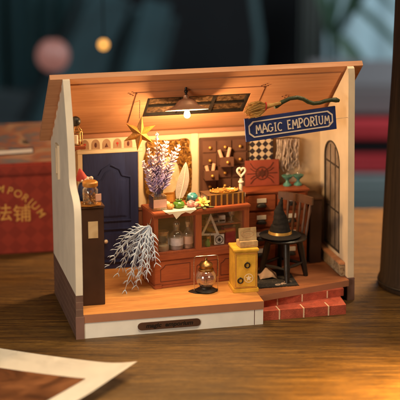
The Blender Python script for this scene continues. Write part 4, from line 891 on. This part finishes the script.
eb.obj('star_emblem', 'doily', dr_)
cb2 = thing('card_box', 'low tan box of cards lying on the yellow cabinet', 'box', (11.52, 2.35, H + 3.025), R(4))
B().box((0, 0, 0), (1.26, 0.9, 0.42), 0.03).obj('carton', 'cardtan', cb2); B().box((0.02, -0.012, 0.1), (1.24, -0.001, 0.16)).obj('seam', 'cork', cb2)
cc = thing('printed_card', 'tan card with oval print standing on the low box', 'card', (11.5, 2.62, H + 3.45), R(4), rot=(R(-10), 0, R(4)))
B().box((0, 0, 0), (1.26, 0.06, 0.86), 0.02).obj('card_sheet', 'cardtan', cc)
ov = B(); ov.prism([(0.63 + 0.46 * math.cos(R(a * 12)), 0.43 + 0.24 * math.sin(R(a * 12))) for a in range(30)], -0.012, -0.001, 'xz', holes=[[(0.63 + 0.41 * math.cos(R(a * 12)), 0.43 + 0.19 * math.sin(R(a * 12))) for a in range(30)]])
for zz in (0.36, 0.46): ov.box((0.36, -0.012, zz), (0.9, -0.001, zz + 0.04))
ov.obj('oval_print', 'cork', cc)

# ================================================================== globe lantern
gl = thing('globe_lantern', 'small oil lantern with clear round globe and brass cap by the counter', 'lantern', (9.3, 2.95, H + 0.04))
B().lathe([(0, 0), (0.70, 0), (0.72, 0.06), (0.6, 0.14), (0.45, 0.2), (0.42, 0.3), (0, 0.31)], seg=28).obj('lantern_base', 'iron', gl)
B().sphere((0, 0, 0.93), 0.71, 28).obj('globe', 'globe', gl)
B().lathe([(0.40, 1.38), (0.52, 1.42), (0.52, 1.54), (0.42, 1.6), (0.44, 1.78), (0.48, 1.8), (0.40, 1.95), (0.18, 2.05), (0.10, 2.12), (0.1, 2.25), (0.05, 2.32), (0, 2.33)], seg=28).obj('brass_cap', 'brass', gl)
B().lathe([(0, 0.3), (0.2, 0.3), (0.2, 0.5), (0.1, 0.55), (0.08, 0.8), (0, 0.82)], seg=14).obj('burner', 'brass', gl)
B().tube([(-0.82, 0, 0.05), (-0.84, 0, 2.0), (-0.80, 0, 2.38), (-0.7, 0, 2.44), (0.7, 0, 2.44), (0.80, 0, 2.38), (0.84, 0, 2.0), (0.82, 0, 0.05)], 0.024, 8).obj('wire_frame', 'silver', gl)
mtt = B().prism([(9.15 + 1.0 * math.cos(R(a * 12)) * (1 + 0.06 * math.sin(a)), 3.0 + 0.62 * math.sin(R(a * 12))) for a in range(30)], H + 0.005, H + 0.035, 'xy')  # thin dark oval laid on the floor around the lantern base
tag(mtt.obj('dark_oval', 'iron'), 'flat dark oval under the globe lantern', 'mat')

# ================================================================== chair, hat, rug
rg = thing('black_rug', 'small black rug with faint pale pattern under the chair', 'rug')
B().prism([(12.75, 2.7), (15.75, 2.75), (16.1, 6.4), (13.3, 6.6)], H + 0.003, H + 0.035, 'xy').obj('rug_pile', 'rug', rg)
fg = B(); rng = random.Random(12)
for k in range(42):
    x = 12.78 + 2.95 * k / 41; fg.box((x, 2.58 + rng.uniform(-0.04, 0.04), H + 0.003), (x + 0.035, 2.72, H + 0.03))
fg.obj('fringe', 'felt', rg)
sq_ = B(); rng = random.Random(21)
for (cx, cy) in ((14.9, 3.2), (14.4, 3.0), (15.2, 3.5)):
    sq_.tube([(cx + 0.3 * math.cos(R(40 * k)) * (1 - 0.07 * k), cy + 0.16 * math.sin(R(40 * k)) * (1 - 0.07 * k), H + 0.045) for k in range(10)], 0.03, 4)
sq_.obj('scroll_pattern', 'cloth', rg)
cl = B(); g = bmesh.ops.create_grid(cl.bm, x_segments=18, y_segments=14, size=1)
rng = random.Random(31)
for v in cl.bm.verts:
    x, y = v.co.x, v.co.y; r2 = x * x + y * y
    v.co = V((14.15 + x * 0.62, 4.9 + y * 0.55, H + 0.07 + max(0, 0.62 * (1 - r2 * 0.75)) + 0.09 * math.sin(5 * x + 2) * math.cos(4 * y)))
bmesh.ops.solidify(cl.bm, geom=cl.bm.faces[:], thickness=0.03)
tag(cl.obj('crumpled_cloth', 'cloth', smooth=60), 'crumpled beige cloth heaped under the black chair', 'cloth')
ch = thing('spindle_chair', 'black round-seated chair with dark spindle back', 'chair', (15.3, 4.85, H), R(-52))
B().lathe([(0, 2.72), (1.45, 2.72), (1.58, 2.80), (1.6, 2.88), (1.52, 2.96), (1.2, 2.97), (0, 2.94)], seg=36).obj('seat', 'black', ch)
def legp(a, r0, r1): return [(r0 * math.cos(R(a)), r0 * math.sin(R(a)), 2.74), (r1 * math.cos(R(a)), r1 * math.sin(R(a)), 0.0)]
for a in (45, 135, 225, 315):
    p0, p1 = legp(a, 1.05, 1.6); pts = []; rr = []
    for k, r_ in enumerate((0.17, 0.17, 0.16, 0.18, 0.17, 0.16, 0.15, 0.17, 0.15, 0.14, 0.13, 0.12)):
        f = k / 11; pts.append(V(p0).lerp(V(p1), f)); rr.append(r_ * 1.35)
    B().tube(pts, rr, 12).obj('leg', 'black', ch)
for a, b_, zz in ((45, 135, 0.9), (135, 225, 1.0), (225, 315, 0.9), (315, 45, 1.0)):
    r_ = 1.05 + 0.55 * (2.74 - zz) / 2.74
    pa = V((r_ * math.cos(R(a)), r_ * math.sin(R(a)), zz)); pb_ = V((r_ * math.cos(R(b_)), r_ * math.sin(R(b_)), zz))
    B().tube([pa.lerp(pb_, k / 6) for k in range(7)], [0.07, 0.09, 0.11, 0.13, 0.11, 0.09, 0.07], 8).obj('stretcher', 'black', ch)
rl = []
for k in range(11):
    x = -1.42 + 2.84 * k / 10; rl.append((x, 1.72 - 0.22 * (x / 1.42) ** 2 - 0.15, 5.35 + 0.06 * math.cos(x * 2)))
cr = B(); 
for a_, c_ in zip(rl, rl[1:]): cr.prism([(a_[0], a_[1] - 0.1), (c_[0], c_[1] - 0.1), (c_[0], c_[1] + 0.1), (a_[0], a_[1] + 0.1)], 5.08, 5.62, 'xy')
bmesh.ops.remove_doubles(cr.bm, verts=cr.bm.verts[:], dist=0.001)
cr.obj('crest_rail', 'chairwood', ch)
for k in range(6):
    x = -1.2 + 2.4 * k / 5; yb = 1.32 - 0.25 * (x / 1.2) ** 2; yt = 1.57 - 0.22 * (x / 1.42) ** 2
    B().tube([(x * 0.92, yb, 2.9), (x * 0.94, yb + 0.05, 3.4), (x * 0.96, (yb + yt) / 2, 4.0), (x * 0.98, yt - 0.05, 4.6), (x, yt, 5.1)], [0.08, 0.12, 0.08, 0.12, 0.075], 8).obj('spindle', 'chairwood', ch)
ht = thing('witch_hat', 'pointed black witch hat with gold band on the chair seat', 'hat', (14.98, 4.7, H + 2.965))
B().lathe([(0, 0.0), (1.0, 0.0), (1.38, 0.06), (1.45, 0.12), (1.36, 0.16), (0.95, 0.17), (0.82, 0.24), (0, 0.25)], seg=36).obj('brim', 'felt', ht)
cn = [(0, 0, 0.14, 0.82), (0.0, 0, 0.45, 0.72), (0.03, 0, 0.9, 0.58), (-0.03, 0, 1.35, 0.46), (-0.08, 0, 1.8, 0.33), (-0.03, 0, 2.2, 0.19), (0.05, 0, 2.55, 0.11), (0.12, 0, 2.75, 0.05)]
hc = B().tube([tuple(V(cn[int(f)][:3]).lerp(V(cn[min(int(f) + 1, 7)][:3]), f % 1)) for f in [k * 7 / 28 for k in range(29)]], [cn[int(f)][3] * (1 - f % 1) + cn[min(int(f) + 1, 7)][3] * (f % 1) + 0.018 * math.sin(k * 2.1) * (1 if k > 2 else 0) for k, f in enumerate([k * 7 / 28 for k in range(29)])], 28)
for v in hc.bm.verts: v.co.x += 0.02 * math.sin(v.co.z * 6 + v.co.y * 5); v.co.y += 0.02 * math.sin(v.co.z * 5 + v.co.x * 6)
hc.obj('cone', 'felt', ht)
B().lathe([(0.815, 0.22), (0.83, 0.22), (0.775, 0.42), (0.76, 0.42)], seg=30).obj('band', 'gold', ht)
dp = thing('dark_side_cupboard', 'narrow dark cupboard squeezed between apothecary cabinet and right wall', 'cupboard')
B().box((18.02, 7.4, H + 0.001), (18.9, 9.3, 6.3), 0.04).obj('carcass', 'darkcab', dp); B().box((17.95, 7.3, 6.305), (18.95, 9.31, 6.45), 0.03).obj('top_board', 'brown', dp)

# ================================================================== on the table around the house
ph = thing('photo_print', 'large white-bordered brown photo print lying in the foreground with curled corner', 'print')
def sheet(P, nx, ny, name, mat, parent, lift=0.0):
    b_ = B(); g_ = [[b_.bm.verts.new(P(i / nx, j / ny) + V((0, 0, lift))) for i in range(nx + 1)] for j in range(ny + 1)]
    for j in range(ny):
        for i in range(nx): b_.bm.faces.new((g_[j][i], g_[j][i + 1], g_[j + 1][i + 1], g_[j + 1][i]))
    bmesh.ops.solidify(b_.bm, geom=b_.bm.faces[:], thickness=0.03)
    return b_.obj(name, mat, parent, smooth=60)
A0, A1, A2, A3 = V((-14, 6.6, 0)), V((2.5, -7.4, 0)), V((-11.5, -22.5, 0)), V((-29, -9, 0))   # far-left, right corner, near, left
def PS(u, v):
    e = max(0, (u - 0.45) / 0.55); z = 0.12 + 0.12 * u + 0.50 * e ** 2.0 + 0.28 * max(0, (u - 0.88) / 0.12) ** 2 * max(0, 1 - v * 4) + 0.10 * math.sin(v * 3)
    return A0.lerp(A1, u).lerp(A3.lerp(A2, u), v) + V((0, 0, z))
sheet(PS, 40, 30, 'photo_border', 'paper', ph)
M['photo'] = mottled('photo_image', [(0.06, 0.022, 0.010), (0.20, 0.075, 0.028), (0.34, 0.14, 0.055)], 0.35, 0.4, 0, 0, 4, 1.2)
sheet(lambda u, v: PS(0.06 + 0.865 * u, 0.15 + 0.78 * v), 40, 30, 'photo_image', 'photo', ph, 0.034)

box = thing('red_gift_box', 'red patterned box with gold lettering standing behind the house', 'box', (-2.65, 20.0, 0), R(-2))
M['boxred'] = checker('box_harlequin', (0.23, 0.022, 0.011), (0.29, 0.030, 0.015), 1.15)
M['boxart'] = mottled('printed_lid', [(0.04, 0.022, 0.014), (0.24, 0.16, 0.11), (0.20, 0.06, 0.025), (0.07, 0.085, 0.11), (0.24, 0.12, 0.05)], 0.3, 0.45, 0, 0, 5, 1.5, (1, 1, 1), (0.3, 0.7))
B().box((-17, 0, 0), (5.2, 15, 6.2), 0.12).obj('box_body', 'boxred', box)
bl = B().box((-17.12, -0.12, 6.22), (5.32, 15.1, 7.1), 0.12).obj('box_lid', 'boxred', box)
B().box((-16.9, 0.1, 7.105), (5.1, 14.9, 7.12)).obj('lid_print', 'boxart', bl)
M['boxgold'] = plain('gold_print', (0.66, 0.33, 0.08), 0.5, 0.1)
word = 'EMPORIUM'
adv_ = {'I': 0.5, 'M': 1.2}; pos_ = -0.45
for k, chh in enumerate(word):
    wd_ = adv_.get(chh, 0.95); pos_ += wd_ / 2; a = R(90 - 9.0 * pos_); pos_ += wd_ / 2; rr = 4.35
    text('gold_letter', chh, 0.80, 'boxgold', box, Matrix.Translation((-0.62 + rr * math.cos(a), -0.012, 0.9 + rr * math.sin(a))) @ Matrix.Rotation(-(a - R(90)), 4, 'Y') @ FRONT, 0.008, bold=0.008)
for chh, xx, zz in (('法', 0.28, 3.22), ('铺', 1.72, 3.1)): text('gold_writing', chh, 1.42, 'boxgold', box, front(xx, -0.012, zz), 0.008, bold=0.01)
mg = thing('picture_book', 'glossy picture book lying on the red box lid', 'book', (-13.5, 22.0, 7.125), R(4))
B().box((0, 0, 0), (14.0, 9.5, 0.5), 0.05).obj('cover', 'boxart', mg)
B().box((0.1, -0.012, 0.1), (13.9, -0.001, 0.4)).obj('page_edge', 'white', mg)

M['bottle'] = wood('dark_bottle', (0.014, 0.008, 0.005), (0.034, 0.019, 0.011), (0.075, 0.042, 0.024), 'z', 0.62, 0.4, 0.2, 0.05); M['bottle'].node_tree.nodes['Principled BSDF'].inputs['Specular IOR Level'].default_value = 0.25
tw = thing('dark_wooden_post', 'tall dark brown wooden lamp post standing right of the house', 'post', (26.4, 5.5, 0), YAW)
B().lathe([(0, 0), (3.55, 0), (3.6, 0.1), (3.6, 0.6), (3.5, 0.8), (3.45, 3.0), (3.32, 9), (3.1, 16), (2.95, 30), (2.9, 44), (0, 44.1)], seg=48).obj('post_body', 'bottle', tw)
B().lathe([(3.62, 0.3), (3.66, 0.34), (3.66, 0.42), (3.62, 0.46)], seg=48).obj('base_ring', 'iron', tw)

# ================================================================== the dim room behind
def rthing(name, label, cat, X, Y, Z, group=None): return thing(name, label, cat, bg(X, Y, Z), YAW, group)
M['chairblack'] = plain('black_upholstery', (0.006, 0.006, 0.007), 0.8, 0.2, 0.05, spec=0.1)
M['chairrim'] = plain('teal_piping', (0.022, 0.045, 0.050), 0.7, 0.1, 0.05)
oc = rthing('highback_chair', 'dark high-backed chair with teal edge in the dim room', 'chair', -3.5, 300, -75)
ap = [(-13, 42), (13, 42), (14.5, 62), (12.5, 76)] + arc(0, 76, 12.5, 9, 0, 180, 14)[1:-1] + [(-12.5, 76), (-14.5, 62)]
B().prism(ap, -2.0, 2.0, 'xz').obj('backrest', 'chairblack', oc)
B().tube([(p[0] * 1.05, -1.2, 60 + (p[1] - 60) * 1.03) for p in ap], 1.0, 8, True).obj('piping', 'chairrim', oc)
B().box((-15, -32, 36), (15, 2.2, 42), 2).obj('seat', 'chairblack', oc)
B().lathe([(3, 5), (3, 36)], (0, -15, 0), 16).lathe([(0, 0), (18, 0), (16, 3), (3, 5)], (0, -15, 0), 24).obj('pedestal', 'chairblack', oc)
M['blackboard'] = plain('black_lacquer', (0.004, 0.004, 0.005), 0.6, 0.2, 0.05, spec=0.1)
wr = rthing('black_wardrobe', 'tall black wardrobe in the dark behind the chair', 'wardrobe', 14, 338, -75)
B().box((-16, -8, 0), (7.8, 4, 150), 1).obj('wardrobe_body', 'blackboard', wr); B().box((-15, -9, 3), (6.8, -8.1, 147), 0.4).obj('wardrobe_door', 'blackboard', wr)
M['greycurt'] = plain('grey_curtain', (0.17, 0.18, 0.17), 0.9, 0.1, 0.03)
M['palecurt'] = plain('pale_curtain', (0.36, 0.47, 0.52), 0.9, 0.12, 0.03)
def curtain(name, label, X0, X1, mat, Z0, Z1, amp=1.2):
    t = rthing(name, label, 'curtain', (X0 + X1) / 2, 336, Z0); hw = (X1 - X0) / 2; n_ = 40; f_ = []; k_ = []
    for k in range(n_ + 1):
        x = -hw + 2 * hw * k / n_; y = amp * math.sin(k * 0.9); f_.append((x, y)); k_.append((x, y + 0.5))
    B().prism(f_ + k_[::-1], 0, Z1 - Z0, 'xy').obj('fabric', mat, t)
    B().tube([(-hw - 2, 0.3, Z1 - Z0 + 1), (hw + 2, 0.3, Z1 - Z0 + 1)], 0.8, 8).obj('rod', 'chairblack', t)
curtain('grey_curtain', 'grey curtain beside the black wardrobe', 20.5, 27.5, 'greycurt', -74, 80)
curtain('pale_curtain', 'pale blue-grey curtain at the right behind the dark post', 28.2, 75, 'palecurt', -74, 80)
M['teacloth'] = plain('teal_drape', (0.045, 0.115, 0.130), 0.95, 0.2, 0.03)
for k, (xa, xb, lab) in enumerate(((-75, -44, 'dark teal drape at the far left of the dim room'), (-40, -17, 'dark teal drape behind the gold light spot'))):
    curtain('teal_drape', lab, xa, xb, 'teacloth', -74, 80, 3.6)
so = rthing('dark_sofa', 'dark sofa low in the room behind the red box', 'sofa', -42, 240, -75)
M['sofa'] = plain('sofa_cloth', (0.010, 0.016, 0.019), 0.95, 0.2, 0.05)
B().box((-40, -20, 8), (30, 20, 36), 4).obj('seat', 'sofa', so); B().box((-40, 20.5, 8), (30, 36, 58), 5).obj('backrest', 'sofa', so)
B().box((30.5, -20, 8), (40, 36, 48), 4).obj('armrest', 'sofa', so); B().box((-50, -20, 8), (-40.5, 36, 48), 4).obj('armrest', 'sofa', so)
for x in (-45, 35):
    for y in (-16, 32): B().box((x - 2, y - 2, 0), (x + 2, y + 2, 8.5)).obj('leg', 'chairblack', so)
M['greychest'] = plain('grey_chest', (0.105, 0.125, 0.125), 0.6, 0.1, 0.05)
gc = rthing('grey_chest', 'grey-blue chest on the floor under the red case', 'chest', 34, 215, -75)
B().box((-20, 0, 4), (16, 35, 55), 1).obj('chest_body', 'greychest', gc); B().box((-20.5, -0.5, 0), (16.5, 35.5, 3.9), 0.5).obj('chest_base', 'chairblack', gc); B().box((-18, -0.8, 30), (14, -0.1, 53), 0.3).obj('drawer', 'greychest', gc)
M['redcase'] = plain('red_case', (0.32, 0.018, 0.024), 0.5, 0.1, 0.05); M['duskcase'] = plain('dusky_case', (0.10, 0.082, 0.085), 0.6, 0.1, 0.05)
rc = rthing('red_case', 'red case with a black band lying on the grey chest', 'case', 33, 218, -20 + 0.05)
B().box((-17, 0, 0), (14, 28, 3.2), 0.4).obj('case_bottom', 'redcase', rc); B().box((-16.8, 0.3, 3.21), (13.8, 27.7, 5.0)).obj('band', 'chairblack', rc); B().box((-17, 0, 5.01), (14, 28, 7.6), 0.4).obj('case_lid', 'redcase', rc)
dk = rthing('dusky_case', 'dusky grey-pink case lying on the red case', 'case', 33, 222, -12.3)
B().box((-16, 0, 0), (13, 24, 5), 0.8).obj('case_body', 'duskcase', dk); B().box((-1.5, -1.4, 2), (1.5, -0.1, 3), 0.3).obj('handle', 'chairblack', dk)
# out-of-focus room lights
M['goldlight'] = emit('gold_light', (1.0, 0.46, 0.10), 1.1)
M['pinklight'] = emit('pink_light', (1.0, 0.40, 0.32), 0.20)
def light_bulb(name, label, p, r, mat, top=70):
    t = thing(name, label, 'lamp', p)
    B().sphere((0, 0, 0), r, 16).obj('bulb', mat, t); B().lathe([(r * 0.18, r * 0.95), (r * 0.18, r * 1.3), (0, r * 1.3)], seg=10).obj('socket', 'chairblack', t)
    B().tube([(0, 0, r * 1.3), (0, 0, top)], 0.06, 6).obj('cord', 'chairblack', t)
light_bulb('hanging_bulb', 'small glowing gold bulb in the dark above the roof', (11.0, 51.0, 11.0), 0.60, 'goldlight', 40)
light_bulb('pink_bulb', 'large blurred pink lamp above the left roof end', (18.1, 136, -3.8), 2.55, 'pinklight', 60)

M['leafblur'] = plain('houseplant_leaf', (0.020, 0.045, 0.026), 0.6, 0.2, 0.1)
hpn = rthing('houseplant', 'tall dark green houseplant in front of the pale curtain', 'plant', 26, 296, -75)
B().lathe([(0, 0), (10, 0), (13, 22), (13.5, 24), (12, 24), (0, 22)], seg=28).obj('pot', 'chairblack', hpn)
B().tube([(0, 0, 20), (1, 0, 45), (0, 0, 70)], 0.9, 8).obj('stem', 'leafblur', hpn)
for (x1_, z1_, x2_, z2_, w_) in ((5, 70, 17, 58, 2.6), (1, 79, 16, 66, 2.6), (-3, 74, -6, 84, 2.0), (9, 82, 22, 71, 2.6), (3, 62, 13, 48, 2.2), (14, 84, 26, 78, 2.4)):
    P_ = [(0, 0, 62), (x1_ * 0.5, -2, (62 + z1_) / 2 + 2), (x1_, -3, z1_), ((x1_ + x2_) / 2, -3, (z1_ + z2_) / 2 + 0.6), (x2_, -2, z2_)]
    B().tube(P_, [0.4, w_ * 0.7, w_, w_ * 0.9, 0.15], 10, flat=0.25).obj('leaf', 'leafblur', hpn)

M['cushion'] = mottled('teal_cushion', [(0.005, 0.014, 0.017), (0.011, 0.030, 0.036), (0.018, 0.046, 0.053)], 0.05, 0.95, 0, 0, 3, 0.8)
for k, (px_, lab, w_, a_) in enumerate(((-33, 'slanted teal cushion leaning on the sofa by the pink lamp', 11, 24), (-17, 'taller teal cushion leaning on the sofa below the gold bulb', 9, 14))):
    cu_ = rthing('teal_cushion', lab, 'cushion', px_, 262, -39, 'teal cushions on the sofa')
    mt_ = Matrix.Rotation(R(a_), 4, 'Y') @ Matrix.Rotation(R(-8), 4, 'X')
    B(mt_).box((-w_ / 2, -2.2, 1.0 + w_ * 0.2), (w_ / 2, 2.2, 44 - 4 * k), 2.0).obj('cover', 'cushion', cu_)
    B(mt_).tube([(-w_ / 2, 0, 4), (-w_ / 2, 0, 42 - 4 * k)], 0.5, 6).tube([(w_ / 2, 0, 4), (w_ / 2, 0, 42 - 4 * k)], 0.5, 6).obj('piping', 'chairblack', cu_)
